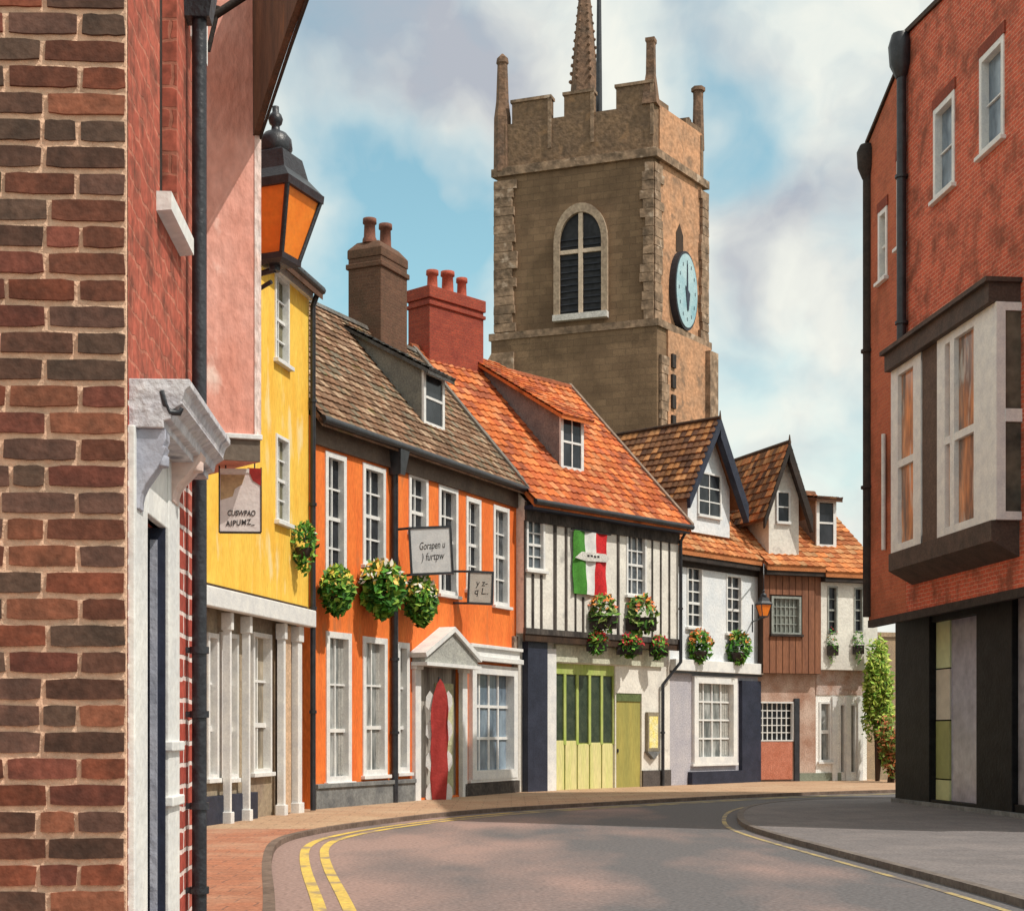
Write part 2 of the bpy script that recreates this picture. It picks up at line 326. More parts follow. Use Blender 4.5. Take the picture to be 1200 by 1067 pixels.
def basket(label, P, rx, rz, flowers, n=170, drop=.25, greens=None, group=None, ry=None, dark=True, planter='bowl', nf=40):
    t = thing('flower_basket', label, 'flower basket', Matrix.Translation(P), group)
    greens = greens or [(.05, .18, .02), (.09, .28, .03), (.03, .11, .015), (.17, .36, .04), (.26, .42, .06)]; ry = ry or rx
    def cloud(cnt, cols, size, lo, hi, zoff=0, shape=1):
        mb = MB()
        for _ in range(cnt):
            th = random.uniform(0, 2 * math.pi); zz = random.uniform(lo, hi); rr = math.sqrt(max(0, 1 - zz * zz)) * (random.uniform(.5, 1.0) if shape == 1 else random.uniform(.75, 1.08))
            zz *= random.uniform(.85, 1.1)
            sc = 1 - .45 * max(0, -zz) * drop
            c = Vector((rx * rr * math.cos(th) * sc, ry * rr * math.sin(th) * sc, rz * zz * (1.0 if zz > 0 else 1 + drop) + zoff))
            a = Vector([random.gauss(0, 1) for _ in range(3)]).normalized(); b = a.orthogonal().normalized(); s_ = size * random.uniform(.5, 1.1)
            col = random.choice(cols); k = random.uniform(.7, 1.3); col = tuple(x * k for x in col)
            mb.face([c - a * s_, c + b * s_ * .55, c + a * s_, c - b * s_ * .55], col)
        return mb
    cloud(n, greens, min(rx, rz) * .30, -1, .95).build('foliage', LEAF, t)
    if flowers: cloud(nf, flowers, min(rx, rz) * .20, .05, 1.0, rz * .06, 2).build('flowers', PETAL, t)
    if planter == 'bowl':
        MB().lathe((0, 0, -rz * .35), [(rx * .1, -rz * .55), (rx * .45, -rz * .35), (rx * .62, 0), (rx * .62, .02)], 12).build('bowl', DKWOOD, t)
        MB().tube([(0, ry * .2, 0), (0, ry * 1.15, rz * .5)], .012, 6).tube([(0, ry * 1.15, -.2), (0, ry * 1.15, rz * .6)], .012, 6).build('bracket', BLACK, t)
    else:
        MB().box(-rx * .9, rx * .9, -ry * .5, ry * .6, -rz * .75, -rz * .1).build('planter', DKWOOD, t)
    return t
def textmesh(name, s, size, mat_, parent, M, shear=0, width=None, spacing=1.0):
    cu = bpy.data.curves.new(name, 'FONT'); cu.body = s; cu.size = size; cu.align_x = 'CENTER'; cu.align_y = 'CENTER'; cu.extrude = .003; cu.shear = shear; cu.offset = size * .004; cu.space_character = spacing
    to = bpy.data.objects.new('tmp', cu); scene.collection.objects.link(to)
    dg = bpy.context.evaluated_depsgraph_get(); me = bpy.data.meshes.new_from_object(to.evaluated_get(dg))
    bpy.data.objects.remove(to); me.name = name; me.materials.clear(); me.materials.append(mat_)
    if width:
        xs = [v.co.x for v in me.vertices]; k = width / (max(xs) - min(xs))
        for v in me.vertices: v.co.x *= k
    o = bpy.data.objects.new(name, me); scene.collection.objects.link(o); o.parent = parent
    o.matrix_local = WM[parent.name].inverted() @ M; return o
def facing(P, dirx):                          # matrix of an upright board at P: X along dirx, Z up; local Y points away
    d = Vector((dirx[0], dirx[1])).normalized()
    return Matrix.Translation(P) @ Matrix.Rotation(math.atan2(d.y, d.x), 4, 'Z')
UP = Matrix.Rotation(R(90), 4, 'X')

exec_order = []
# ------------------------------------------------------------ ground, road, pavements
def groundmat(name, cols, scales, bump, rough=.85, bias=False):
    m = bpy.data.materials.new(name); m.use_nodes = True; t = m.node_tree; b = t.nodes['Principled BSDF']; L = lambda a, c: t.links.new(a, c)
    b.inputs['Roughness'].default_value = rough; b.inputs['Specular IOR Level'].default_value = .25
    co = N(t, 'ShaderNodeTexCoord'); mp = N(t, 'ShaderNodeMapping'); mp.inputs['Scale'].default_value = (.55, .22, 1); L(co.outputs['Object'], mp.inputs[0])
    n1 = N(t, 'ShaderNodeTexNoise'); n1.inputs['Scale'].default_value = scales[0]; n1.inputs['Detail'].default_value = 5; L(mp.outputs[0], n1.inputs['Vector'])
    r = N(t, 'ShaderNodeValToRGB'); cr = r.color_ramp; cr.elements[0].position = .38; cr.elements[1].position = .62
    cr.elements[0].color = (*cols[0], 1); cr.elements[1].color = (*cols[1], 1)
    if bias:                                   # sunlit pink on the left and shade grey on the right, put into colour
        sx = N(t, 'ShaderNodeSeparateXYZ'); L(co.outputs['Object'], sx.inputs[0]); ma = N(t, 'ShaderNodeMath', operation='MULTIPLY_ADD'); L(sx.outputs[0], ma.inputs[0]); ma.inputs[1].default_value = -.045; L(n1.outputs[0], ma.inputs[2])
        L(ma.outputs[0], r.inputs[0])
    else: L(n1.outputs[0], r.inputs[0])
    n2 = N(t, 'ShaderNodeTexNoise'); n2.inputs['Scale'].default_value = scales[1]; n2.inputs['Detail'].default_value = 3; L(co.outputs['Object'], n2.inputs['Vector'])
    mr = N(t, 'ShaderNodeMapRange'); mr.inputs['From Min'].default_value = .3; mr.inputs['From Max'].default_value = .7; mr.inputs['To Min'].default_value = .72; mr.inputs['To Max'].default_value = 1.28; L(n2.outputs[0], mr.inputs[0])
    s = N(t, 'ShaderNodeVectorMath', operation='SCALE'); L(r.outputs[0], s.inputs[0]); L(mr.outputs[0], s.inputs['Scale']); L(s.outputs[0], b.inputs['Base Color'])
    bp = N(t, 'ShaderNodeBump'); bp.inputs['Strength'].default_value = bump; bp.inputs['Distance'].default_value = .01; L(n2.outputs[0], bp.inputs['Height']); L(bp.outputs[0], b.inputs['Normal'])
    return m
ROAD = groundmat('asphalt', ((.125, .118, .122), (.31, .21, .185)), (.8, 22), .5, bias=True)
PAVL = brickmat('paving_tan', (.47, .30, .19), (.42, .26, .165), (.26, .17, .11), .6, .45, .012, mottle=((.50, .36, .24), .7, .9), wob=.015)
PAVT = brickmat('paving_terracotta', (.42, .17, .10), (.36, .155, .095), (.24, .12, .085), .45, .3, .012, mottle=((.46, .27, .18), .8, .8), wob=.02)
PAVR = brickmat('paving_grey', (.175, .158, .158), (.16, .145, .145), (.13, .118, .118), .75, .6, .010, mottle=((.215, .19, .185), .85, .9), wob=.015)
KERB = mat('kerb_stone', (.13, .09, .07), (.20, .14, .11), 2, .85, .3, 16, .2)
YLINE = mat('yellow_line_paint', (.72, .50, .10), (.50, .36, .12), 2.0, .7, .3, 20, .2, blotch=((.30, .22, .16), 2.0, .56))
PLINE = mat('faded_line_paint', (.46, .35, .15), (.24, .2, .14), 2.0, .7, .3, 20, .2, blotch=((.18, .15, .13), 2.0, .50))
struct(MB().face([(-400, -60, 0), (400, -60, 0), (400, 900, 0), (-400, 900, 0)]), 'ground', mat('far_ground', (.10, .11, .05), (.15, .13, .08), .3, .9, .2, 4))
struct(MB().face([(-8, -5, .004), (30, -5, .004), (30, 60, .004), (-8, 60, .004)]), 'road', ROAD)
def smooth(P, n=3):
    P = [Vector(p) for p in P]
    for _ in range(n):
        Q = [P[0]]
        for a, b in zip(P, P[1:]): Q += [a * .75 + b * .25, a * .25 + b * .75]
        P = Q + [P[-1]]
    return P
def offs(P, d):
    out = []
    for i, p in enumerate(P):
        t = (P[min(i + 1, len(P) - 1)] - P[max(i - 1, 0)]).normalized(); out.append(p + Vector((t.y, -t.x)) * d)
    return out
def ribbon(mb, P, a, b, z, zb=None):
    A, B = offs(P, a), offs(P, b)
    for i in range(len(P) - 1):
        mb.face([(*A[i], z), (*B[i], z), (*B[i + 1], z), (*A[i + 1], z)])
        if zb is not None:
            mb.face([(*B[i], z), (*B[i], zb), (*B[i + 1], zb), (*B[i + 1], z)])
KL = smooth([(-.2, -3), (-.55, 4), (-1.5, 9.5), g(325, 1075), g(316, 1012), g(326, 988), g(375, 976), g(440, 966), g(560, 952), g(740, 942), g(900, 933), g(1060, 928), (16, 43.5)])
KR = smooth([(4.5, -3), (4.75, 8), g(1200, 1062), g(1000, 1008), g(885, 977), g(862, 965), g(866, 950), g(900, 943), g(960, 939), g(1075, 937), (16, 38.5)])
# left pavement, raised behind its kerb
mb = MB()
Pk = offs(KL, -.105); near = [p for p in Pk if p.y < 21.0]; far = [p for p in Pk if p.y >= 20.6]
for i in range(len(Pk) - 1):
    a, b = Pk[i], Pk[i + 1]; mb_z = .11
    if a.y >= 20.6 or b.y > 20.9: mb.face([(*a, .077), (*b, .077), (b.x - 9, b.y + 14, .077), (a.x - 9, a.y + 14, .077)])
struct(mb, 'pavement_far', PAVL)
mb = MB()
for i in range(len(Pk) - 1):
    a, b = Pk[i], Pk[i + 1]
    if b.y < 24.5 and i * 2 < len(Pk): mb.face([(*a, .081), (*b, .081), (-14, b.y + .3, .081), (-14, a.y + .3, .081)])
struct(mb, 'pavement_near', PAVT)
mb = MB(); ribbon(mb, KL, -.11, 0, .083, 0); struct(mb, 'kerb_left', KERB)
mb = MB(); ribbon(mb, [p for p in KL if p.y < 31 and p.y > 3], .34, .46, .009); ribbon(mb, [p for p in KL if p.y < 28.5 and p.y > 3], .60, .72, .009); struct(mb, 'double_yellow_lines', YLINE)
mb = MB(); ribbon(mb, [p for p in KL if p.y > 30.5], .30, .48, .009); ribbon(mb, [p for p in KL if p.y > 28.2], .62, .80, .009); struct(mb, 'worn_yellow_lines', PLINE)
mb = MB()
Pr = offs(KR, .115)
for i in range(len(Pr) - 1): a, b = Pr[i], Pr[i + 1]; mb.face([(*a, .077), (a.x + 28, a.y + .5, .077), (b.x + 28, b.y + .5, .077), (*b, .077)])
struct(mb, 'pavement_right', PAVR)
mb = MB(); ribbon(mb, KR, .12, .001, .083, 0)
struct(mb, 'kerb_right', mat('kerb_grey', (.12, .10, .09), (.19, .16, .14), 2, .85, .3, 16, .2))
mb = MB(); ribbon(mb, KR, -.28, -.20, .009); struct(mb, 'kerbside_line', PLINE)

# ------------------------------------------------------------ near left brick building (frame runs along its side wall)
FN = Frame((-453 / FOC * 4.35, 4.35), (-453 / FOC * 4.35 - .0556 * 2, 6.35))
NB = thing('brick_house', 'near dark brick house filling the left edge, with hooded white doorway', 'house', FN)
mb = MB(); uE = FN.u(236)
MORT = mat('peach_mortar', (.82, .52, .36), (.62, .42, .30), 5, .95, .6, 40, .18)
BRICK = mat('old_brick', (1, 1, 1), (.55, .60, .62), 9, .85, .6, 45, .22, attr=True, dist=.006)
bk = MB()
def brick(y0, y1, z0, z1, cols, x=-.007):
    c = random.choice(cols); k = random.uniform(.8, 1.25); c = tuple(q * k for q in c); dx = random.uniform(-.002, .002)
    n = 5; top = []; bot = []                      # wavy hand made outline
    for i in range(n + 1):
        y = y0 + (y1 - y0) * i / n; e = .006 if i in (0, n) else 0
        bot.append((y + random.uniform(-.003, .003), z0 + e * .5 + random.uniform(-.0018, .0018))); top.append((y + random.uniform(-.003, .003), z1 - e * .5 + random.uniform(-.0018, .0018)))
    ring = bot + top[::-1]; cy, cz = (y0 + y1) / 2, (z0 + z1) / 2
    front = [(x + dx, cy + (a - cy) * .985, cz + (b_ - cz) * .95) for a, b_ in ring]; back = [(.02, a, b_) for a, b_ in ring]
    m = len(ring)
    bk.mesh(front + back, [tuple(range(m))] + [(i, (i + 1) % m, m + (i + 1) % m, m + i) for i in range(m)], c)
NBC = [(.17, .06, .036), (.135, .06, .04), (.22, .065, .035), (.11, .055, .038), (.19, .06, .04), (.25, .09, .05), (.12, .07, .05), (.15, .075, .055)]
ppm = 4.35 / FOC; CH = 31.05 * ppm
for r in range(-2, 68):
    z = EYE + (HOR - 1067 - 4) * ppm + r * CH; odd = r % 2
    # joints measured in from the corner
    js = [-2.2, 54 + random.uniform(-3, 3)] if odd else [-2.2, 92 + random.uniform(-4, 4)]
    while js[-1] < 1500: js.append(js[-1] + random.choice((84, 84, 86, 44)) + random.uniform(-4, 4))
    for a, b in zip(js, js[1:]): brick(a * ppm + .0065, b * ppm - .0065, z + .0075, z + CH - .0070, NBC)
bk.build('brickwork', BRICK, NB)
MB().box(0, .25, -.001, 3.4, 0, 6.2).build('front_wall', MORT, NB)
# side wall
SB = brickmat('side_brick', (.42, .085, .05), (.30, .06, .04), (.62, .34, .27), .23, .075, .010, mottle=((.16, .07, .045), .9, 3.5), wob=.012)
SB2 = brickmat('side_brick_low', (.42, .07, .045), (.33, .055, .04), (.75, .62, .58), .23, .075, .009, mottle=((.5, .2, .15), .3, 3), wob=.012)
WW = brickmat('weathered_brick', (.50, .13, .085), (.42, .10, .065), (.50, .18, .12), .23, .075, .006, mottle=((.17, .06, .04), .95, 7), wob=.03)
zh = FN.z(155, 455); hole_w = (FN.u(186), FN.u(206), FN.z(186, 236), 6.3); hole_d = (FN.u(165), FN.u(186), 0, FN.z(170, 606))
mb = MB(); wall_grid(mb, .02, uE, zh, 6.2, -.003, [hole_w], .07)
mb.face([(uE, -.003, zh), (uE, 3.4, zh), (uE, 3.4, 6.2), (uE, -.003, 6.2)]); mb.build('wall', WW, NB)
mb = MB(); wall_grid(mb, .02, uE, 0, zh, -.003, [hole_d], .05)
mb.face([(uE, -.003, 0), (uE, 3.4, 0), (uE, 3.4, zh), (uE, -.003, zh)])
mb.face([(0, 3.4, 0), (uE, 3.4, 0), (uE, 3.4, 6.2), (0, 3.4, 6.2)]); mb.face([(0, 0, 6.2), (uE, 0, 6.2), (uE, 3.4, 6.2), (0, 3.4, 6.2)]); mb.build('wall', SB2, NB)
wn = MB().box(hole_w[0] + .01, hole_w[1] - .003, .045, .09, hole_w[2], 6.19).build('window', DKWOOD, NB)
MB().prism([(FN.u(182), -.05, hole_w[2] + .012), (FN.u(182), .0, hole_w[2] + .012), (FN.u(182), .0, hole_w[2] - .05), (FN.u(182), -.05, hole_w[2] - .045)], (FN.u(210) - FN.u(182), 0, 0)).build('sill', WHITE, wn)
# door case: two pilasters, consoles and a moulded hood
GREYP = mat('shaded_grey_paint', (.46, .46, .52), (.34, .35, .42), 5, .6, .4, 24, .12)  # door panel grey; on the near console, shade put into the colour
PINKP = mat('sunlit_pink_tone', (.74, .55, .48), (.62, .47, .44), 5, .6, .4, 24, .12)  # sunlight on the far console put into its colour
dc = MB(); ztp = FN.z(170, 606)
dc.box(FN.u(149), FN.u(164.5), -.022, .02, 0, zh - .12); dc.box(FN.u(187), FN.u(200), -.03, .02, 0, zh - .12)
dc.box(FN.u(164.5), FN.u(187), -.024, .02, ztp, zh - .12)
for yy in (872, 935): dc.box(FN.u(187) - .012, FN.u(200) + .01, -.045, .02, FN.z(197, yy) - .02, FN.z(197, yy) + .012)
DCo = dc.build('door_case', WHITE, NB, bevel=.004)
MB().box(FN.u(186) - .012, FN.u(186) - .001, -.022, .05, 0, ztp - .002).build('door_lining', NAVY, NB)
dr = MB().box(FN.u(165) + .003, FN.u(186) - .003, .03, .06, 0, ztp - .003).build('door', NAVY, NB)
MB().box(FN.u(186) - .022, FN.u(186) - .011, .002, .024, 0, ztp - .04).box(FN.u(166.5), FN.u(168), .0, .03, .1, ztp - .05).build('door_panel', GREYP, dr)
MB().tube([(FN.u(174), .0, 1.0), (FN.u(174), -.02, 1.0), (FN.u(177), -.02, 1.0)], .008, 8).build('handle', BLACK, dr)
# hood: stepped moulding
u0, u1 = FN.u(150), FN.u(210); hd = MB()
prof = [(0, zh + .015), (-.175, zh + .015), (-.175, zh - .005), (-.16, zh - .018), (-.15, zh - .05), (-.155, zh - .055), (-.125, zh - .075), (-.12, zh - .10), (-.10, zh - .105), (-.10, zh - .125), (0, zh - .125)]
hd.prism([(u0, y, z) for y, z in prof], (u1 - u0, 0, 0)); HD = hd.build('door_hood', mat('hood_paint', (.62, .60, .62), (.45, .43, .47), 9, .6, .6, 30, .2, blotch=((.20, .20, .24), 8, .60)), NB, bevel=.003)
def console(u, w, zt, zb, pr, m):
    p = [(0, zt), (-pr, zt), (-pr, zt - .03), (-pr * .92, zt - .05)]
    for i in range(9):
        a = i / 8; p.append((-pr * (1 - .72 * a ** .8 + .09 * math.sin(a * 6.3)), zt - .05 - (zt - zb - .05) * a))
    p += [(0, zb)]
    c = MB().prism([(u, y, z) for y, z in p], (w, 0, 0)); c.lathe((u + w / 2, -pr * .75, zt - .09), [(.002, -.02), (.03, -.015), (.03, .015), (.002, .02)], 12)
    return c.build('console', m, NB, bevel=.004)
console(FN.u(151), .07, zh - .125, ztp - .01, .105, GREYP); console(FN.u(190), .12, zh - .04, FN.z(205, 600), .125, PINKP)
# curled iron hook between the consoles
cu = FN.u(152) - .02; zc = FN.z(200, 532)
MB().tube([(cu, -.095, zc + .05), (cu, -.105, zc + .01), (cu, -.12, zc - .01), (cu, -.145, zc - .012), (cu, -.152, zc + .002)], [.009, .010, .010, .009, .006], 8).build('scroll_hook', BLACK, DCo, FN)
# drainpipe with hopper
up = FN.u(236, -.06) + .02; pz = [FN.z(236, q) for q in (768, 838, 938, 1030)]
mb = MB().tube([(up, -.05, 0), (up, -.05, 6.1)], .026, 14)
for z in pz: mb.lathe((up, -.05, z), [(.034, -.012), (.034, .012)], 14).box(up - .012, up + .012, -.04, 0, z - .01, z + .01)
zhop = FN.z(236, 62); mb.prism([(up - .04, -.09, zhop - .06), (up - .055, -.105, zhop + .04), (up + .055, -.105, zhop + .04), (up + .04, -.09, zhop - .06)], (0, .10, 0))
mb.build('drainpipe', BLACK, NB)
MB().box(FN.u(222), FN.u(234), -.03, .01, FN.z(228, 60), 6.1).build('corner_board', WHITE, NB)

# ------------------------------------------------------------ pink jettied house
FP = Frame((at(150, 0, 11.7).x, 11.7), (at(305, 0, 12.0).x, 12.0))
PB = thing('pink_house', 'pink rendered upper storey jutting out beyond the brick house, under deep brown eaves', 'house', FP)
L = FP.L; zb = FP.z(300, 541); zt = FP.z(300, -90)
mb = MB(); bk_ = (L - 2.2, 5.0)
mb.prism([(-2.5, 0, zb), (L, 0, zb), (*bk_, zb), (-2.5, 5, zb)], (0, 0, zt - zb)); mb.build('wall', PINK, PB)
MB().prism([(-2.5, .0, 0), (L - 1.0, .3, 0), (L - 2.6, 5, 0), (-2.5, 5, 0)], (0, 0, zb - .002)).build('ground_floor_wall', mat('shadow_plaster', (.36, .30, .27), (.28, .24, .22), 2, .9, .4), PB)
mb = MB(); z1, z2 = FP.z(300, 513), FP.z(300, 541)
mb.box(-2.5, L + .012, -.045, 0, z1 - .02, z1 + .02); mb.build('ledge', WHITE, PB, bevel=.006)
MB().box(-2.5, L - .004, -.02, .0, z2, z1 - .02).build('jetty_beam', CORN, PB)  # brown strip puts the shade below the ledge into colour
MB().box(L - .045, L + .006, -.008, .002, z1 + .02, zt).build('sunlit_edge_strip', mat('sunlit_edge_tone', (.82, .70, .66), (.72, .50, .44), 8, .9, .8, 30, .25, stretch=(1, 1, .4)), PB)  # pale strip paints the sunlit edge of the pink wall
# deep curved eaves: a flared timber soffit springing from the corner
SOF = mat('eaves_timber', (.13, .065, .035), (.07, .04, .025), 3, .7, .5, 20, .2, blotch=((.60, .20, .03), 1.6, .60), stretch=(1, 1, .4))  # orange blotches paint the sun's glow into the timber colour
P1, P2, P3 = at(304, 160, 12.0), at(303, -60, 12.0), at(381, -60, 9.6)
iv = FP.M.inverted(); e = MB(); a, b_, c_ = iv @ P1, iv @ P2, iv @ P3
steps = 8; rows = []
for i in range(steps + 1):
    t = i / steps; low = a.lerp(c_, t); low += Vector((0, 0, .10 * math.sin(t * math.pi))) * .5; hi = b_.lerp(c_, t) + Vector((0, 0, .002)); rows.append((low, hi))
for (l0, h0), (l1, h1) in zip(rows, rows[1:]): e.mesh([l0, l1, h1, h0, l0 + Vector((-.05, 0, 0)), l1 + Vector((-.05, 0, 0)), h1 + Vector((-.05, 0, 0)), h0 + Vector((-.05, 0, 0))], [(0, 1, 2, 3), (7, 6, 5, 4), (0, 4, 5, 1), (3, 2, 6, 7)])
e.build('eaves_soffit', SOF, PB)
MB().tube([a + Vector((.01, 0, -.10)), a + Vector((.01, -.01, 0)), rows[4][0] + Vector((.015, 0, 0)), c_], [.008, .012, .014, .014], 8).build('fascia', DKWOOD, PB)
q1, q2 = iv @ at(246, 22, 11.4), iv @ at(292, -8, 11.4)
MB().tube([q1, q2], .03, 6).tube([iv @ at(244, 60, 11.4), iv @ at(256, 8, 11.4)], .02, 6).build('bracket', DKWOOD, PB)
rz = c_.z; MB().prism([(-2.5, -.1, zt), (L - .05, -.1, zt), (L - 1.2, 5.2, zt), (-2.5, 5.2, zt)], (0, 0, .25)).build('roof', DKWOOD, PB)

# hanging painted sign below the pink storey
Msg = facing(at(281.5, 586, 12.15), (1, .06)); S3 = thing('hanging_sign', 'pinkish white board with tan patch and red corner below pink storey', 'sign', Msg)
s_ = 12.15 / FOC; SGP = mat('sign_pink_white', (.74, .66, .63), (.66, .58, .56), 6, .7, .2, 30, .08)
hw, hh = 24 * s_, 37 * s_
MB().prism([(-hw, -.012, -hh), (hw, -.012, -hh), (hw, -.012, hh - .02), (-hw, -.012, hh)], (0, .024, 0)).build('board', SGP, S3)
MB().box(-hw - .006, -hw + .004, -.016, .016, -hh - .006, hh + .02).box(hw - .002, hw + .006, -.016, .016, -hh, hh + .01).box(-hw, hw, -.016, .016, -hh - .012, -hh + .002).build('frame', DKWOOD, S3)
MB().prism([(-hw + .01, -.016, hh - .05), (hw * .25, -.016, hh - .05), (hw * .1, -.016, hh * .5), (-hw * .25, -.016, hh * .35), (-hw * .35, -.016, hh * .12), (-hw + .01, -.016, 0)], (0, .006, 0)).build('tan_patch', mat('tan_paint', (.50, .34, .19), None, 6, .7, .1), S3)
MB().prism([(hw * .35, -.017, hh + .005), (hw + .004, -.017, hh), (hw + .004, -.017, hh * .45), (hw * .62, -.017, hh * .62)], (0, .008, 0)).build('red_corner', mat('dark_red_paint', (.36, .03, .025), None, 6, .6, .1), S3)
MB().box(-hw + .005, hw * .45, -.018, .02, hh - .035, hh - .002).build('top_strip', WHITE, S3)
MB().tube([(-hw * .7, 0, hh), (-hw * .7, 0, hh + .08)], .006, 6).tube([(hw * .7, 0, hh), (hw * .7, 0, hh + .08)], .006, 6).build('hanger', BLACK, S3)
INK = mat('ink', (.035, .03, .03), None, 5, .7, 0)
textmesh('lettering', 'CUSWPAO', .062, INK, S3, Msg @ Matrix.Translation((.01, -.014, -hh * .42)) @ UP, .15, hw * 1.35)
textmesh('lettering', 'AIPUMZ_', .062, INK, S3, Msg @ Matrix.Translation((.0, -.014, -hh * .72)) @ Matrix.Rotation(R(-5), 4, 'Y') @ UP, .15, hw * 1.4, 1.15)

# ------------------------------------------------------------ lanterns
AMBER = mat('amber_glass', (.92, .26, .03), (.85, .20, .02), 4, .35, .1, 20, .08, spec=.4)
AMBERD = mat('brown_amber_glass', (.50, .22, .06), (.42, .18, .05), 4, .35, .1, 20, .08, spec=.4)
def lantern(label, P, s, rot, arm):
    # P = centre of the glass at its top edge, s = metres per unit (total body 1.0 high)
    M = Matrix.Translation(P) @ Matrix.Rotation(rot, 4, 'Z'); t = thing('street_lantern', label, 'street lamp', M)
    hw1, hw0, hh = .29 * s, .15 * s, .56 * s; q = math.sqrt(2)
    MB().lathe((0, 0, 0), [(hw0 * q * .97, -hh), (hw1 * q * .97, 0)], 4, R(45), False).build('glass', AMBER, t)
    f = MB()
    for sx, sy in ((1, 1), (1, -1), (-1, -1), (-1, 1)): f.tube([(hw0 * sx, hw0 * sy, -hh), (hw1 * sx, hw1 * sy, 0)], .022 * s, 6)
    f.lathe((0, 0, -hh - .05 * s), [(hw0 * q * .7, -.02 * s), (hw0 * q * 1.08, 0), (hw0 * q * 1.1, .05 * s)], 4, R(45), False)
    f.lathe((0, 0, 0), [(hw1 * q * 1.06, -.03 * s), (hw1 * q * 1.08, .04 * s)], 4, R(45), False); f.build('cage', BLACK, t)
    MB().lathe((0, 0, .04 * s), [(hw1 * q * 1.06, 0), (hw1 * q * .72, .12 * s), (.17 * q * s, .29 * s), (.15 * s, .33 * s)], 4, R(45), False).build('hood', BLACK, t)
    MB().lathe((0, 0, .36 * s), [(.13 * s, 0), (.15 * s, .04 * s), (.14 * s, .12 * s), (.10 * s, .17 * s), (.04 * s, .20 * s), (.035 * s, .24 * s), (.055 * s, .26 * s), (.065 * s, .30 * s), (.05 * s, .34 * s), (.03 * s, .36 * s), (.03 * s, .41 * s), (.005 * s, .42 * s)], 18).build('finial', BLACK, t)
    iv = M.inverted(); a = MB()
    for path, r in arm: a.tube([iv @ Vector(p) for p in path], r, 8)
    a.build('bracket', BLACK, t)
dl = 13.5; C = at(323, 228, dl)
lantern('large black street lantern with orange glass beside the pink wall', C, 1.0, R(-22),
        [([at(322, 318, dl), at(322, 306, dl)], .05), ([at(322, 316, dl), at(300, 322, dl + .1), at(255, 300, dl + .2)], .028), ([at(318, 330, dl), at(285, 350, dl + .15), at(250, 400, dl + .25)], .02)])

# ------------------------------------------------------------ yellow house
FY = Frame(g(256, 972), g(362, 955)); YL = FY.L; uA = -2.5
YH = thing('yellow_house', 'tall yellow rendered house with cream columned shopfront at street level', 'house', FY)
zs_ = FY.z(310, 703); zef = FY.z(362, 338)
wy = [FY.rect(322, 338, 325, 425), FY.rect(323, 338, 512, 612)]
mb = MB(); wall_grid(mb, uA, YL, zs_, zef, 0, wy, .12); shell(mb, uA, YL, zef, 0, 7, (3.5, zef + 2.6), zs_); mb.build('wall', YELLOW, YH)
for r_ in wy: window(YH, r_, 0, .12, 2, 4, fw=.05, gm=mat('olive_glass', (.10, .09, .05), (.20, .18, .10), 2, .2, .1, 6), mw=.03)
mb = MB(); mb.box(uA, YL - .15, -.03, 0, zs_ - .0, zs_ + .06)
mb.build('lintel_shadow_board', BROWN, YH)
MB().box(uA, YL - .02, -.16, -.002, FY.z(310, 725), zs_ - .005).build('fascia_board', WHITE, YH, bevel=.02)
SHOPW = mat('shopfront_beige', (.36, .29, .20), (.26, .20, .15), 2, .8, .3, 14, .2)
zf = FY.z(310, 725); mb = MB(); sh = [FY.rect(258, 270, 742, 912), FY.rect(273, 293, 742, 912), (FY.u(295), FY.u(307), .02, FY.z(300, 742)), FY.rect(310, 331, 742, 905)]
wall_grid(mb, uA, YL, 0, zs_, .25, sh, .12); shell(mb, uA, YL, zs_, .25, 7); mb.build('shop_wall', SHOPW, YH)
for r_ in sh[:2] + sh[3:]: window(YH, r_, .25, .12, 2, 3, gm=mat('beige_glass', (.10, .085, .065), (.42, .36, .27), 2.2, .2, .1, 6, stretch=(1, 1, .4)), fw=.07, mw=.045, proud=.05)
dd = MB().box(sh[2][0], sh[2][1], .30, .38, .02, sh[2][3]).build('door', mat('beige_door', (.42, .34, .24), None, 3, .7, .2), YH)
MB().lathe((sh[2][1] - .1, .27, 1.1), [(.03, -.03), (.035, 0), (.03, .03)], 10).build('handle', BLACK, dd)
for px, wd in ((293, .035), (271, .035), (334, .05), (352, .11)):
    u_ = FY.u(px); MB().box(u_ - wd, u_ + wd, .0, .14, .25, zf - .12).box(u_ - wd - .02, u_ + wd + .02, -.03, .16, zf - .3, zf - .004).box(u_ - wd - .04, u_ + wd + .04, -.03, .16, .0, .27).build('column', WHITE, YH, bevel=.012)
MB().box(FY.u(337), FY.u(347), .10, .20, .1, zf - .01).build('side_panel', mat('peach_panel', (.62, .42, .27), (.52, .36, .24), 3, .8, .2), YH)
MB().box(uA, FY.u(310), .12, .27, .0, FY.z(285, 930)).build('stall_riser', NAVY, YH, bevel=.01)
roof(YH, uA - .1, YL + .1, -.25, 3.5, zef - .05, zef + 2.7, BRT, TILE, y2=7.3)
gutter(YH, uA, YL + .15, -.22, zef - .02, .08)
MB().box(uA, YL + .02, -.08, 0, zef - .22, zef - .06).build('eaves_board', WHITE, YH)
up_ = YL - .02; drainpipe(YH, [(up_, -.2, zef - .05), (up_, -.09, zef - .35), (up_, -.09, .1)], .055, [(up_, -.09, q) for q in (2, 4, 6, 8)], BLACK)
# window box on the yellow wall
c = FY.rect(330, 356, 608, 662); P = FY.M @ Vector(((c[0] + c[1]) / 2, -.22, (c[2] + c[3]) / 2))
basket('green trailing plant hanging on the yellow house wall', P, .27, .38, [(.8, .45, .1), (.7, .7, .65)], 240, .5, nf=14, ry=.2, group=None)

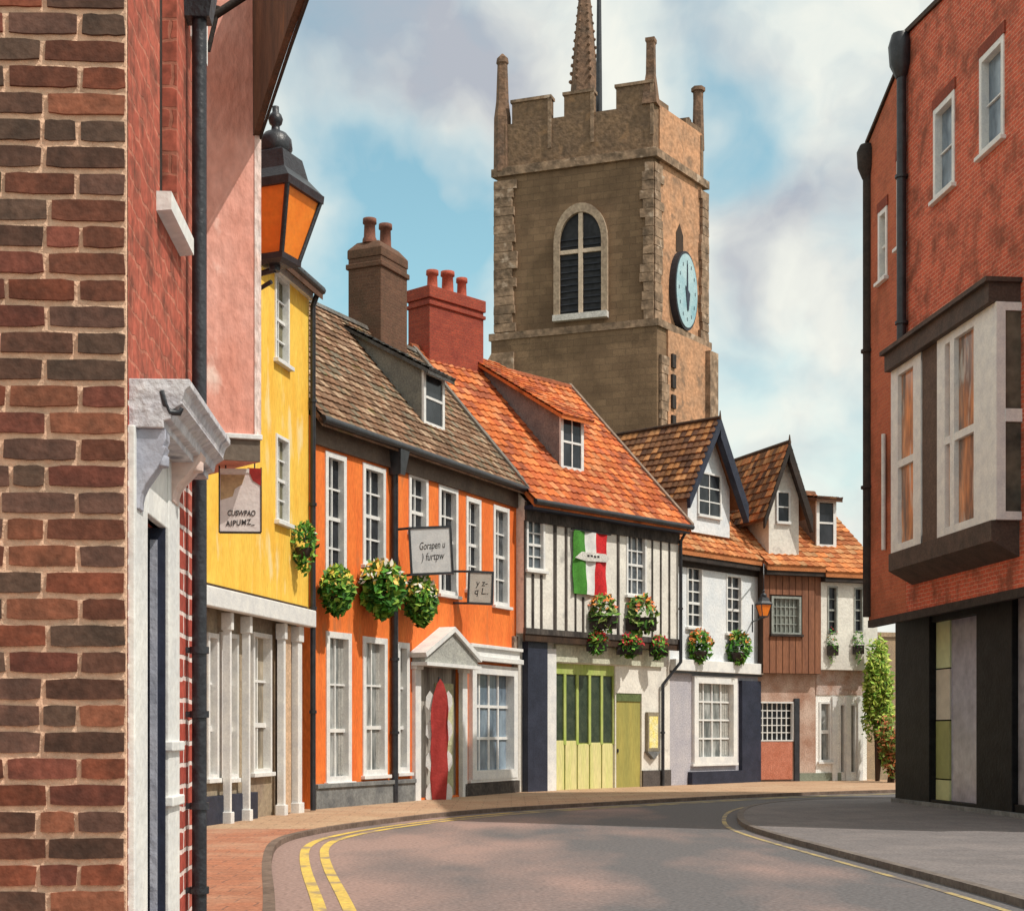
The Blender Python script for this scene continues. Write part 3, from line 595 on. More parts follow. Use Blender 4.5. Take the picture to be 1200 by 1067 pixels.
# ------------------------------------------------------------ orange house
FO = Frame(g(366, 952), g(605, 931)); OL = FO.L
OH = thing('orange_house', 'long orange rendered house with mossy roof, white sash windows and a shopfront', 'house', FO)
zct, zcb = FO.z(370, 492), FO.z(370, 521)
up = [FO.rect(381, 405, 532, 683), FO.rect(425, 451, 546, 664), FO.rect(479, 501, 556, 625), FO.rect(514, 536, 571, 697), FO.rect(546, 563, 584, 692), FO.rect(578, 596, 594, 710)]
gr = [FO.rect(382, 411, 741, 916), FO.rect(425, 453, 747, 908), FO.rect(465, 479, 753, 905)]
shopw = FO.rect(549, 602, 780, 912); door_h = (FO.u(487), FO.u(540), .12, FO.z(513, 778))
mb = MB(); wall_grid(mb, 0, OL, 0, zct, 0, up + gr + [shopw, door_h], .14); shell(mb, 0, OL, zct, 0, 6, (3.0, zct + 3.8)); mb.build('wall', ORANGE, OH)
for i, r_ in enumerate(up): window(OH, r_, 0, .14, 2, 4 if i != 2 else 3, fw=.10, mw=.04, gm=GLASS if i != 5 else mat('mid_glass', (.05, .055, .06), (.16, .17, .18), 2, .2, .1, 6))
for i, r_ in enumerate(gr): window(OH, r_, 0, .14, 1 if i == 2 else 2, 3, fw=.12, mw=.04, gm=GLASSP)
window(OH, shopw, 0, .14, 4, 3, fw=.22, mw=.07, gm=GLASSB, proud=.12, rail=False)
MB().box(0, OL, -.07, 0, zcb, zct - .03).build('cornice', CORN, OH)
roof(OH, -.1, OL + .12, -.3, 3.0, zct - .02, zct + 3.85, MOST, MOSS, tw=.22, th=.26, amp=.015, ridgecol=(.16, .15, .14))
gutter(OH, -.1, OL + .1, -.3, zct - .04, .09)
MB().prism([(OL - .02, -.34, zct + .05), (OL + .2, -.34, zct + .05), (OL + .2, 3.0, zct + 4.0), (OL - .02, 3.0, zct + 4.0)], (0, .03, -.16)).build('verge', mat('lead_grey', (.20, .17, .14), (.13, .115, .10), 3, .8, .4), OH)
ud = FO.u(458); drainpipe(OH, [(ud, -.28, zct - .06), (ud, -.1, zct - .5), (ud, -.1, .05)], .075, [(ud, -.1, q) for q in (1.6, 3.2, 4.8)])
MB().prism([(ud - .1, -.30, zct - .65), (ud - .2, -.36, zct - .12), (ud + .2, -.36, zct - .12), (ud + .1, -.30, zct - .65)], (0, .3, 0)).build('rain_hopper', BLACK, OH)
MB().box(-.0, FO.u(482), -.10, 0, 0, FO.z(410, 921)).box(-.0, FO.u(482), -.14, 0, FO.z(410, 921), FO.z(410, 916)).build('plinth', STONEG, OH, bevel=.01)
MB().box(FO.u(541), OL, -.10, 0, 0, shopw[2] - .08).build('plinth', mat('dark_stone', (.05, .042, .038), (.09, .075, .065), 4, .9, .5, 14, .3), OH)
# doorway with pediment
a, b_, c_, d_ = door_h
mb = MB().box(a + .01, b_ - .01, .135, .3, c_, d_); mb.build('porch_wall', mat('porch_grey', (.50, .47, .42), (.12, .10, .09), 1.6, .8, .3, 14, .2, stretch=(2.5, 1, .3)), OH)
u5, u6 = FO.u(515), FO.u(534); dd = MB().box(u5, u6, .06, .13, c_, FO.z(520, 800)).build('door', mat('sage_door', (.50, .50, .30), (.40, .38, .24), 4, .7, .3, 14, .15), OH)
MB().box(u5 + .08, u6 - .08, .05, .062, 1.3, 2.5).build('door_panel', mat('pale_sage', (.58, .57, .36), None, 4, .7, .2), dd)
for px in (486, 541):
    u_ = FO.u(px); MB().box(u_ - .13, u_ + .13, -.10, .02, 0, d_).box(u_ - .17, u_ + .17, -.14, .02, d_ - .16, d_).build('pilaster', WHITE, OH, bevel=.012)
um = (a + b_) / 2; hwp = (b_ - a) / 2 + .2; zp = d_
MB().prism([(um - hwp, -.35, zp), (um + hwp, -.35, zp), (um + hwp, -.35, zp + .12), (um, -.35, zp + .72), (um - hwp, -.35, zp + .12)], (0, .33, 0)).build('pediment', mat('pediment_grey', (.42, .42, .38), (.32, .32, .30), 5, .8, .3), OH)
mb = MB()
mb.box(um - hwp - .05, um + hwp + .05, -.43, -.02, zp - .08, zp + .0)
for s1 in (-1, 1): mb.prism([(um + s1 * (hwp + .06), -.43, zp + .10), (um, -.43, zp + .74), (um, -.43, zp + .86), (um + s1 * (hwp + .12), -.43, zp + .20)], (0, .42, 0))
mb.build('pediment_moulding', WHITE, OH)
# shop cornice above the bay window
mb = MB(); zc0 = FO.z(575, 776); zc1 = FO.z(575, 757)
mb.box(FO.u(543), OL - .05, -.24, 0, zc0, zc0 + .12).box(FO.u(544), OL - .08, -.14, 0, zc0 + .12, zc1 - .08).box(FO.u(543), OL - .04, -.22, 0, zc1 - .08, zc1); mb.build('shop_cornice', WHITE, OH, bevel=.01)
RUB = mat('rubble_stone', (.15, .10, .07), (.30, .22, .17), 5, .95, .9, 10, .3)
MB().box(OL - .28, OL - .0, -.06, 0, 0, FO.z(600, 745)).build('corner_pier', RUB, OH)
# dormer
tanO = 3.85 / 3.3
def dormer(par, F, px, py, w_, h_, y0, z0, tan, cheekm, winm=WHITE, slope=.25, rm=MOSS, rc=MOST, cols=1, rows=2, ov=.15, glass=None):
    u, Y, z = F.roof(px, py, y0, z0, tan); ua, ub = u - w_ / 2, u + w_ / 2; zt_ = z + h_
    yb = Y + h_ / (tan - slope)                      # where its roof meets the main one
    mb = MB()
    for q in (ua, ub): mb.prism([(q, Y, z - .1), (q, Y, zt_), (q, yb, zt_ + slope * (yb - Y)), (q, Y + .15, z - .1)], (.05 if q == ua else -.05, 0, 0))
    d = mb.build('dormer', cheekm, par)
    fh = (ua + .03, ub - .03, z, zt_ - .02); f = MB()
    f.box(ua - .01, ub + .01, Y - .03, Y + .03, z - .12, z + .06).box(ua - .01, ua + .10, Y - .028, Y + .03, z + .06, zt_).box(ub - .10, ub + .01, Y - .028, Y + .03, z + .06, zt_).box(ua + .1, ub - .1, Y - .026, Y + .03, zt_ - .1, zt_)
    for i in range(1, rows): zz = z + (zt_ - z) * i / rows; f.box(ua + .1, ub - .1, Y - .022, Y + .03, zz - .03, zz + .03)
    for i in range(1, cols): uu = ua + w_ * i / cols; f.box(uu - .02, uu + .02, Y - .02, Y + .028, z + .06, zt_ - .1)
    f.build('dormer_window', winm, d); MB().box(ua + .06, ub - .06, Y + .0, Y + .05, z, zt_ - .05).build('dormer_pane', glass or GLASS, d)
    r_ = MB(); tiles(r_, ua - ov, ub + ov, Y - .22, yb + .1, zt_ + .06 - slope * .22, zt_ + .06 + slope * (yb + .1 - Y), rc, .22, .26, .02)
    r_.prism([(ua - ov, Y - .22, zt_ + .05 - slope * .22), (ua - ov, yb, zt_ + .05 + slope * (yb - Y)), (ua - ov, yb, zt_ - .03 + slope * (yb - Y)), (ua - ov, Y - .22, zt_ - .05 - slope * .22)], (w_ + 2 * ov, 0, 0), rc[0])
    r_.build('dormer_roof', rm, d); return d
LEADG = mat('slate_grey_cheek', (.22, .21, .18), (.16, .155, .14), 3, .85, .3)
dormer(OH, FO, 508, 500, 1.05, 1.28, -.3, zct, tanO, LEADG, rm=MOSS, rc=[(.10, .10, .10), (.14, .14, .13), (.08, .085, .09)], slope=.55)
# chimneys
def chimney(par, u, y, z0, w_, d_, h_, m, pots, potm, cap=.12, taper=0):
    mb = MB().box(u - w_ / 2, u + w_ / 2, y - d_ / 2, y + d_ / 2, z0 - 1.3, z0 + h_ * .80)
    mb.box(u - w_ / 2 - .05, u + w_ / 2 + .05, y - d_ / 2 - .05, y + d_ / 2 + .05, z0 + h_ * .68, z0 + h_ * .74)
    if taper:
        a = w_ / 2 + .02; b = w_ / 2 - taper; c = d_ / 2 + .02; e = d_ / 2 - taper; zz = z0 + h_ * .80
        V = [(u - a, y - c, zz), (u + a, y - c, zz), (u + a, y + c, zz), (u - a, y + c, zz), (u - a, y - c, zz + h_ * .1), (u + a, y - c, zz + h_ * .1), (u + a, y + c, zz + h_ * .1), (u - a, y + c, zz + h_ * .1),
             (u - b, y - e, zz + h_ * .2), (u + b, y - e, zz + h_ * .2), (u + b, y + e, zz + h_ * .2), (u - b, y + e, zz + h_ * .2)]
        mb.mesh(V, [(0, 1, 5, 4), (1, 2, 6, 5), (2, 3, 7, 6), (3, 0, 4, 7), (4, 5, 9, 8), (5, 6, 10, 9), (6, 7, 11, 10), (7, 4, 8, 11), (8, 9, 10, 11), (3, 2, 1, 0)])
    else: mb.box(u - w_ / 2 - cap, u + w_ / 2 + cap, y - d_ / 2 - cap, y + d_ / 2 + cap, z0 + h_ * .80, z0 + h_)
    c = mb.build('chimney', m, par, bevel=.02)
    for du, ph, pr in pots:
        MB().lathe((u + du, y, z0 + h_ - .03), [(pr * 1.25, 0), (pr * 1.2, .1), (pr, .16), (pr * .92, ph - .14), (pr * 1.18, ph - .12), (pr * 1.15, ph), (pr * .7, ph), (pr * .7, ph - .2)], 14).build('chimney_pot', potm, c)
    return c
CHB = brickmat('chimney_brown', (.16, .08, .05), (.12, .06, .04), (.15, .09, .06), .23, .075, .008, mottle=((.09, .055, .035), .7, 2))
CHR = brickmat('chimney_red', (.36, .07, .04), (.28, .055, .035), (.26, .08, .05), .23, .075, .008, mottle=((.20, .04, .03), .6, 2))
POTB = mat('pot_brown', (.20, .075, .045), (.12, .05, .035), 4, .8, .3); POTR = mat('pot_red', (.45, .09, .05), (.32, .07, .04), 4, .8, .3)
def ridge_u(F, px, yr):  return F.u(px, yr)
uc = FO.u(443, 3.0); zr = zct + 3.85; zc = FO.z(447, 292, 3.0)
chimney(OH, uc, 3.0, zr, 1.35, .95, zc - zr, CHB, [(-.42, .62, .15), (.38, .72, .15)], POTB, taper=.16)

# projecting signs on the orange house
def board_sign(label, px0, px1, py0, py1, F, yo, lines, tone, dirx=(1, .12), rot=0, post=True, cat='sign', ts=.3):
    u, d = F.ray((px0 + px1) / 2, yo); P = F.M @ Vector((u, yo, 0)); P.z = EYE + (HOR - (py0 + py1) / 2) / FOC * d
    s_ = d / FOC; hw, hh = (px1 - px0) / 2 * s_, (py1 - py0) / 2 * s_
    M = facing(P, dirx) @ Matrix.Rotation(rot, 4, 'Y'); t = thing('hanging_sign', label, cat, M)
    MB().box(-hw, hw, -.03, .03, -hh, hh).build('board', tone, t, bevel=.008)
    f = .045; MB().box(-hw - f, hw + f, -.045, .045, hh - .001, hh + f).box(-hw - f, hw + f, -.045, .045, -hh - f, -hh + .001).box(-hw - f, -hw + .001, -.043, .043, -hh, hh).box(hw - .001, hw + f, -.043, .043, -hh, hh).build('frame', BLACK, t)
    iv = M.inverted(); wp = F.M @ Vector((u, 0, P.z)); wl = iv @ wp; b = MB()
    for zz in (hh + f / 2, -hh - f / 2): b.tube([(-hw, 0, zz), (wl.x - .6, wl.y, zz)] if wl.x < 0 else [(hw, 0, zz), (wl.x, wl.y, zz)], .03, 6)
    b.build('bracket', BLACK, t)
    for i, (tx, wd, dz, sh_) in enumerate(lines): textmesh('lettering', tx, hh * ts * 2, INK, t, M @ Matrix.Translation((0.02, -.031, dz * hh)) @ Matrix.Rotation(R(-3), 4, 'Y') @ UP, sh_, hw * 2 * wd)
    return t
SGW = mat('sign_white', (.64, .65, .66), (.54, .56, .58), 5, .7, .2, 30, .08); SGG = mat('sign_grey', (.50, .48, .43), (.42, .40, .36), 5, .7, .2, 30, .08)
board_sign('larger square white sign with black handwriting and black frame on orange house', 482, 528, 619, 671, FO, -.75, [('Gorapen u', .66, .22, .35), (') furtpw', .62, -.28, .35)], SGW, rot=R(-3), ts=.24)
board_sign('smaller greyish sign hanging low between two orange house windows', 550, 576, 671, 706, FO, -.6, [('y z-', .55, .3, .2), ('q L..', .62, -.25, .2)], SGG, rot=R(2), ts=.30)
# red and white banner at the shop door
pb = FO.M @ Vector((FO.u(502), -.28, .03)); MBn = facing(pb, (1, .25)); BN = thing('door_banner', 'tall tattered red banner with white scalloped edges by shop door', 'banner', MBn)
dB = pb.y / FOC; hB = 146 * dB; prof = []
pts = [(-6, 0), (-7, 12), (-8, 28), (-7, 45), (-8, 62), (-7, 80), (-8, 98), (-7, 112), (-5, 126), (-2, 138), (1, 144), (4, 138), (7, 124), (8, 108), (7, 92), (8, 74), (7, 56), (8, 38), (7, 20), (6, 2)]
MB().prism([(x * 1.35 * dB, -.02 + .03 * math.sin(z * .05), z * dB) for x, z in pts], (0, .025, 0)).build('cloth', mat('red_cloth', (.44, .05, .045), (.34, .035, .03), 5, .8, .4, 20, .15), BN)
for sx in (-1, 1):
    e_ = MB()
    for z in (4, 42, 78, 112): e_.prism([((sx * 11 + a_ * 5) * dB, .012, (z + b2 * 12) * dB) for a_, b2 in ((-1, 0), (.2, -.6), (1, .2), (.9, 1), (0, 1.5), (-.9, .9))], (0, .02, 0))
    e_.build('white_edging', WHITE, BN)
MB().tube([(0, .05, 0), (0, .05, hB)], .02, 6).lathe((0, .05, 0), [(.16, 0), (.16, .04), (.03, .06)], 12).build('pole', BLACK, BN)
# hanging baskets
for i, (px0, px1, y0, y1, fl, lb) in enumerate([(376, 413, 666, 716, [(.85, .62, .10), (.75, .5, .1), (.5, .62, .08), (.4, .55, .06)], 'basket of green and golden flowers, leftmost on orange house'),
                                          (423, 472, 660, 716, [(.90, .55, .12), (.8, .45, .08), (.85, .8, .7)], 'widest flower basket, in front of the black drainpipe on orange house'),
                                          (475, 511, 676, 728, [(.85, .80, .62), (.9, .7, .15), (.9, .85, .8)], 'cream and yellow flowering basket just under the larger white sign')]):
    u, d = FO.ray((px0 + px1) / 2, -.42); s_ = d / FOC; P = FO.M @ Vector((u, -.42, EYE + (HOR - (y0 + y1) / 2) * s_))
    basket(lb, P, (px1 - px0) / 2 * s_ * 1.12, (y1 - y0) / 2 * s_ * 1.05, fl, 800, .1, group='flower baskets on the orange house', nf=150)

# ------------------------------------------------------------ timber framed house with red tile roof
FT = Frame(g(605, 931), g(785, 923)); TL = FT.L; J = -.3
TH = thing('timber_framed_house', 'black and cream timber framed house under bright orange-red tile roof', 'house', FT)
zeT = FT.z(607, 588); zj = FT.z(608, 742); zrT = FT.z(662, 452, 3.9)
wt = [FT.rect(617, 638, 608, 668, J), FT.rect(734, 757, 626, 698, J)]
mb = MB(); wall_grid(mb, 0, TL, zj, zeT, J, wt, .12); shell(mb, 0, TL, zeT, J, 8.1, (3.9, zrT - .2), zj); mb.face([(0, J, zj), (TL, J, zj), (TL, 0, zj), (0, 0, zj)]); mb.build('wall', CREAM, TH)
window(TH, wt[0], J, .12, 2, 4, fw=.06, gm=mat('slate_glass', (.06, .08, .09), (.13, .15, .17), 2, .2, .1, 6), mw=.035, sillm=WHITE); window(TH, wt[1], J, .12, 3, 4, fw=.06, gm=mat('slate_glass2', (.035, .04, .05), (.16, .18, .20), 3, .2, .1, 6), mw=.035)
st = MB()
def stud(px, w_, zt_=None, zb_=None): u = FT.u(px, J); w_ *= .82; st.box(u - w_ / 2, u + w_ / 2, J - .03, J + .01, zb_ if zb_ is not None else zj + .12, zt_ if zt_ is not None else zeT - .5)
zl = wt[0][2] - .1
for px, w_, a_ in ((615, .07, 0), (624, .09, 1), (634, .08, 1), (650, .13, 0), (663, .10, 0), (674, .06, 0), (683, .08, 2), (724, .11, 0), (716, .05, 2), (744, .07, 3), (764, .06, 0), (774, .06, 0), (784, .07, 0)):
    if a_ == 1: stud(px, w_, zl)
    elif a_ == 2: stud(px, w_, FT.z(690, 700, J))
    elif a_ == 3: stud(px, w_, wt[1][2] - .12)
    else: stud(px, w_)
st.box(0, TL, J - .055, J + .01, zeT - .52, zeT - .02).box(-.02, TL + .02, J - .05, J + .04, zj - .02, zj + .13)  # deep top band: beam plus eaves shade put into dark timber
st.build('timber_frame', mat('weathered_timber', (.10, .085, .075), (.035, .03, .028), 4, .85, .5, 25, .3, stretch=(1, 1, .3)), TH)
MB().box(-.02, TL + .02, J - .02, J + .04, zj - .20, zj - .02).build('jetty_beam', BROWN, TH)
roof(TH, -.05, TL + .15, J - .35, 3.9, zeT - .03, zrT, REDT, TILE, tw=.24, th=.32, amp=.035, ridgecol=(.36, .10, .04))
MB().box(-.05, TL + .12, J - .33, J - .02, zeT - .24, zeT - .14).build('soffit', NAVY, TH)
gutter(TH, -.05, TL + .15, J - .40, zeT - .06, .075)
MB().prism([(TL + .10, J - .4, zeT + .06), (TL + .22, J - .4, zeT + .06), (TL + .22, 3.9, zrT + .12), (TL + .10, 3.9, zrT + .12)], (0, .03, -.16)).build('verge', mat('verge_mortar', (.28, .20, .15), (.18, .13, .10), 5, .9, .5), TH)
tanT = (zrT - zeT) / (3.9 - J + .35)
# catslide dormer running to the ridge
MAUVE = mat('mauve_plaster', (.24, .20, .19), (.16, .14, .14), 3, .9, .5)
dm = dormer(TH, FT, 670, 550, .95, 1.45, J - .35, zeT, tanT, MAUVE, slope=.60, rm=TILE, rc=REDT, cols=2, rows=2, ov=.2)
# chimney on the ridge
uc = FT.u(523, 3.9); zc = FT.z(523, 347, 3.9); chimney(TH, uc, 3.9, zrT, 2.15, .85, zc - zrT, CHR, [(-.55, .62, .15), (.05, .72, .17), (.62, .66, .14)], POTR, cap=.05)
# ground floor
LIMEG = mat('lime_green_paint', (.32, .42, .09), (.46, .50, .18), 3, .7, .3, 14, .15, stretch=(1, 1, .3)); PALEG = mat('pale_green_board', (.68, .62, .30), (.60, .60, .24), 3, .75, .3, 14, .12, stretch=(2, 1, .3))
OLIVE = mat('olive_door', (.38, .33, .09), (.30, .28, .08), 2, .75, .3, 14, .12, stretch=(2, 1, .3))
gg = (FT.u(649), FT.u(721), .02, FT.z(685, 778)); od = (FT.u(722), FT.u(752), .02, FT.z(737, 812))
mb = MB(); wall_grid(mb, 0, TL, 0, zj, 0, [gg, od], .2); shell(mb, 0, TL, zj, 0, 8.1); mb.build('ground_floor_wall', CREAM, TH)
zm = FT.z(685, 872); gt = MB(); a, b_ = gg[0], gg[1]
gt.box(a, b_, .10, .14, gg[2], gg[3]); 
for i in range(6): u = a + (b_ - a) * i / 5; gt.box(u - .05 if i else a, u + .05 if i < 5 else b_, .05, .10, zm, gg[3] - .25)
gt.box(a, b_, .045, .10, gg[3] - .28, gg[3]); GT = gt.build('garage_gate', LIMEG, TH)
sl_ = MB()
for i in range(5): u0_, u1_ = a + (b_ - a) * i / 5 + .05, a + (b_ - a) * (i + 1) / 5 - .05; sl_.box(u0_, u1_, .085, .099, zm + .05, gg[3] - .30)
sl_.build('gate_opening', mat('dark_green_glass', (.02, .035, .02), (.05, .07, .04), 5, .4, .2), GT)
pl = MB()
for i in range(5): u0_, u1_ = a + (b_ - a) * i / 5 + .025, a + (b_ - a) * (i + 1) / 5 - .025; pl.box(u0_, u1_, .06, .098, .03, zm + random.uniform(-.02, .12))
pl.build('gate_board', PALEG, GT, bevel=.01)
dd = MB().box(od[0] + .01, od[1] - .01, .05, .12, .02, od[3] - .01).build('door', OLIVE, TH); MB().lathe((od[0] + .12, .04, 1.1), [(.03, -.05), (.035, 0), (.03, .05)], 10).build('handle', BLACK, dd)
MB().box(od[0], od[1], .02, .12, od[3] - .22, od[3]).build('door_hood', mat('mid_green', (.12, .16, .06), None, 3, .7, .2), TH)
MB().box(FT.u(612), FT.u(635), -.20, 0, 0, zj - .2).build('dark_passage_block', NAVY, TH)  # dark block paints the darkness of a passage opening
MB().box(FT.u(636), FT.u(648), -.12, 0, 0, zj - .35).build('white_door_post', WHITE, TH)
MB().box(FT.u(649), TL - .4, -.08, 0, gg[3] + .03, zj - .22).build('fascia_board', mat('cream_green_fascia', (.62, .62, .50), (.48, .49, .38), 4, .8, .5, 14, .2), TH)
MB().box(FT.u(752), TL, -.05, 0, 0, FT.z(765, 902)).build('plinth', mat('dark_plinth', (.10, .085, .08), None, 4, .9, .4), TH)
nb = FT.rect(756, 769, 834, 880); o = MB().box(nb[0], nb[1], -.10, 0, nb[2], nb[3]).build('notice_case', mat('taupe_paint', (.28, .24, .17), None, 4, .6, .2), TH, bevel=.01)
MB().box(nb[0] + .06, nb[1] - .06, -.106, -.09, nb[2] + .1, nb[3] - .12).build('notice', mat('yellow_paper', (.80, .66, .15), (.75, .72, .45), 4, .7, 0), o)
MB().prism([(nb[0] - .05, -.13, nb[2]), (nb[1] + .05, -.13, nb[2]), ((nb[0] + nb[1]) / 2, -.13, nb[2] - .22)], (0, .13, 0)).build('case_shelf', STONEG, o)
ux = TL - .02; zx = FT.z(785, 780)
drainpipe(TH, [(ux, J - .34, zeT - .1), (ux, J - .1, zeT - .45), (ux, J - .1, zx + .1), (ux - .45, -.10, zx - .55), (ux - .45, -.10, .05)], .05, [(ux, J - .1, zj + 1), (ux - .45, -.1, 1.6)])
# flag hung on the frame
fr = FT.rect(669, 708, 624, 697, J); FM = FT.M @ Matrix.Translation((fr[0], J - .10, fr[2])); FL = thing('hanging_flag', 'green, white and red striped flag hung on the timber framed front', 'flag', FM)
W_, H_ = fr[1] - fr[0], fr[3] - fr[2]
def cloth(x0, x1, m, nm):
    mb = MB(); nx, nz = 5, 14
    V = [((x0 + (x1 - x0) * i / nx) + .015 * math.sin(j * .9), .035 * math.sin((x0 + (x1 - x0) * i / nx) * 9 + j * .25), H_ * j / nz) for j in range(nz + 1) for i in range(nx + 1)]
    mb.mesh(V, [(j * (nx + 1) + i, j * (nx + 1) + i + 1, (j + 1) * (nx + 1) + i + 1, (j + 1) * (nx + 1) + i) for j in range(nz) for i in range(nx)], None, True)
    V2 = [(x, y + .012, z) for x, y, z in V]; mb.mesh(V2, [(j * (nx + 1) + i, (j + 1) * (nx + 1) + i, (j + 1) * (nx + 1) + i + 1, j * (nx + 1) + i + 1) for j in range(nz) for i in range(nx)], None, True)
    mb.build(nm, m, FL)
cloth(0, W_ * .36, mat('flag_green', (.07, .27, .035), None, 3, .8, .2), 'green_stripe'); cloth(W_ * .36, W_ * .64, WHITE, 'white_stripe'); cloth(W_ * .64, W_, mat('flag_red', (.62, .02, .025), None, 3, .8, .2), 'red_stripe')
MB().tube([(-.1, 0, H_ + .02), (W_ + .15, 0, H_ + .02)], .025, 8).build('rod', BLACK, FL)
MB().prism([(W_ * .0, -.06, H_ * .56), (W_ * .3, -.06, H_ * .53), (W_ * .95, -.06, H_ * .55), (W_ * 1.02, -.06, H_ * .62), (W_ * .9, -.06, H_ * .68), (W_ * .2, -.06, H_ * .67)], (0, .02, 0)).build('white_plaque', mat('plaque', (.68, .66, .62), None, 4, .7, .1), FL)
mb = MB()
for k in range(4): mb.box(W_ * (.35 + .1 * k), W_ * (.41 + .1 * k), -.068, -.06, H_ * .60 + .01 * (k % 2), H_ * .63 + .01 * (k % 2))
mb.build('plaque_lettering', INK, FL)
# flowers of the timber house
RED = [(.62, .03, .04), (.75, .06, .06), (.5, .02, .05)]; ORF = [(.90, .28, .05), (.95, .42, .12), (.85, .2, .08)]
def fl(F, px0, px1, y0, y1, yo, lb, cols, grp, planter='box', n=230, nf=60, drop=0, ry=.2, greens=None):
    u, d = F.ray((px0 + px1) / 2, yo); s_ = d / FOC; P = F.M @ Vector((u, yo, EYE + (HOR - (y0 + y1) / 2) * s_)); sc = abs(F.d.x) + .25
    b = basket(lb, P, (px1 - px0) / 2 * s_, (y1 - y0) / 2 * s_, cols, n, drop, greens, grp, ry=max(ry, (px1 - px0) / 2 * s_ * .6), planter=planter, nf=nf)
    return b
G1 = 'flowers on the timber framed house'
LG = [(.16, .34, .05), (.18, .33, .06), (.04, .12, .02), (.30, .38, .10)]
fl(FT, 689, 724, 696, 742, J - .28, 'orange flowers in box below the striped flag', ORF, G1, greens=LG)
fl(FT, 731, 771, 698, 744, J - .28, 'orange flowers in box under the right window of timber framed house', ORF, G1, greens=LG)
fl(FT, 686, 712, 738, 766, J - .16, 'red flowers on the jetty beam, leftmost of the three red clumps', RED, G1, nf=80)
fl(FT, 721, 754, 743, 770, J - .16, 'red flowers on the jetty beam, middle and widest of the three red clumps', RED, G1, nf=90)
fl(FT, 760, 784, 744, 772, J - .16, 'red flowers on the jetty beam, nearest the bent drainpipe', RED, G1, nf=70)

# ------------------------------------------------------------ white house with steep gabled dormer
FW = Frame(g(785, 923), g(888, 918.3)); WL = FW.L
WH = thing('white_house', 'white rendered house with steep gabled dormer and one large shop window', 'house', FW)
zeW = FW.z(795, 643); zrW = FW.z(850, 560, 3.5); zb_ = FW.z(840, 788); zb2 = FW.z(840, 775)
wu = [FW.rect(805, 823, 664, 735), FW.rect(851, 869, 674, 742)]; wg = FW.rect(811, 861, 793, 894)
mb = MB(); wall_grid(mb, 0, WL, zb_, zeW, 0, wu, .12); shell(mb, 0, WL, zeW, 0, 7.2, (3.5, zrW - .2), 0); mb.build('wall', LIME, WH)
for r_ in wu: window(WH, r_, 0, .12, 2, 5, fw=.05, mw=.04)
mb = MB(); wall_grid(mb, 0, WL, 0, zb_, .001, [wg], .12); mb.build('ground_floor_wall', mat('lilac_render', (.46, .44, .47), (.38, .37, .42), 2, .9, .4), WH)
window(WH, wg, 0, .12, 4, 4, fw=.2, mw=.05, proud=.1, rail=False, gm=GLASSP, sillm=WHITE)
MB().box(-.0, WL, -.22, 0, zb_, zb2).build('shop_ledge', WHITE, WH, bevel=.015); MB().box(0, WL, -.16, 0, zb_ - .06, zb_ - .003).build('ledge_beam', BLACK, WH)
MB().box(FW.u(866), WL + .0, -.12, 0, 0, zb_ - .2).box(FW.u(806), FW.u(866), -.16, 0, 0, FW.z(835, 903)).build('navy_surround', NAVY, WH)
roof(WH, .05, WL + .25, -.3, 3.5, zeW - .03, zrW, ORT, TILE, tw=.24, th=.3, amp=.03, ridgecol=(.25, .11, .06))
MB().box(0, WL, -.26, 0, zeW - .34, zeW - .14).box(0, WL, -.05, 0, zeW - .5, zeW - .34).build('soffit', DKWOOD, WH)  # lower strip puts the shade under the eaves into dark timber
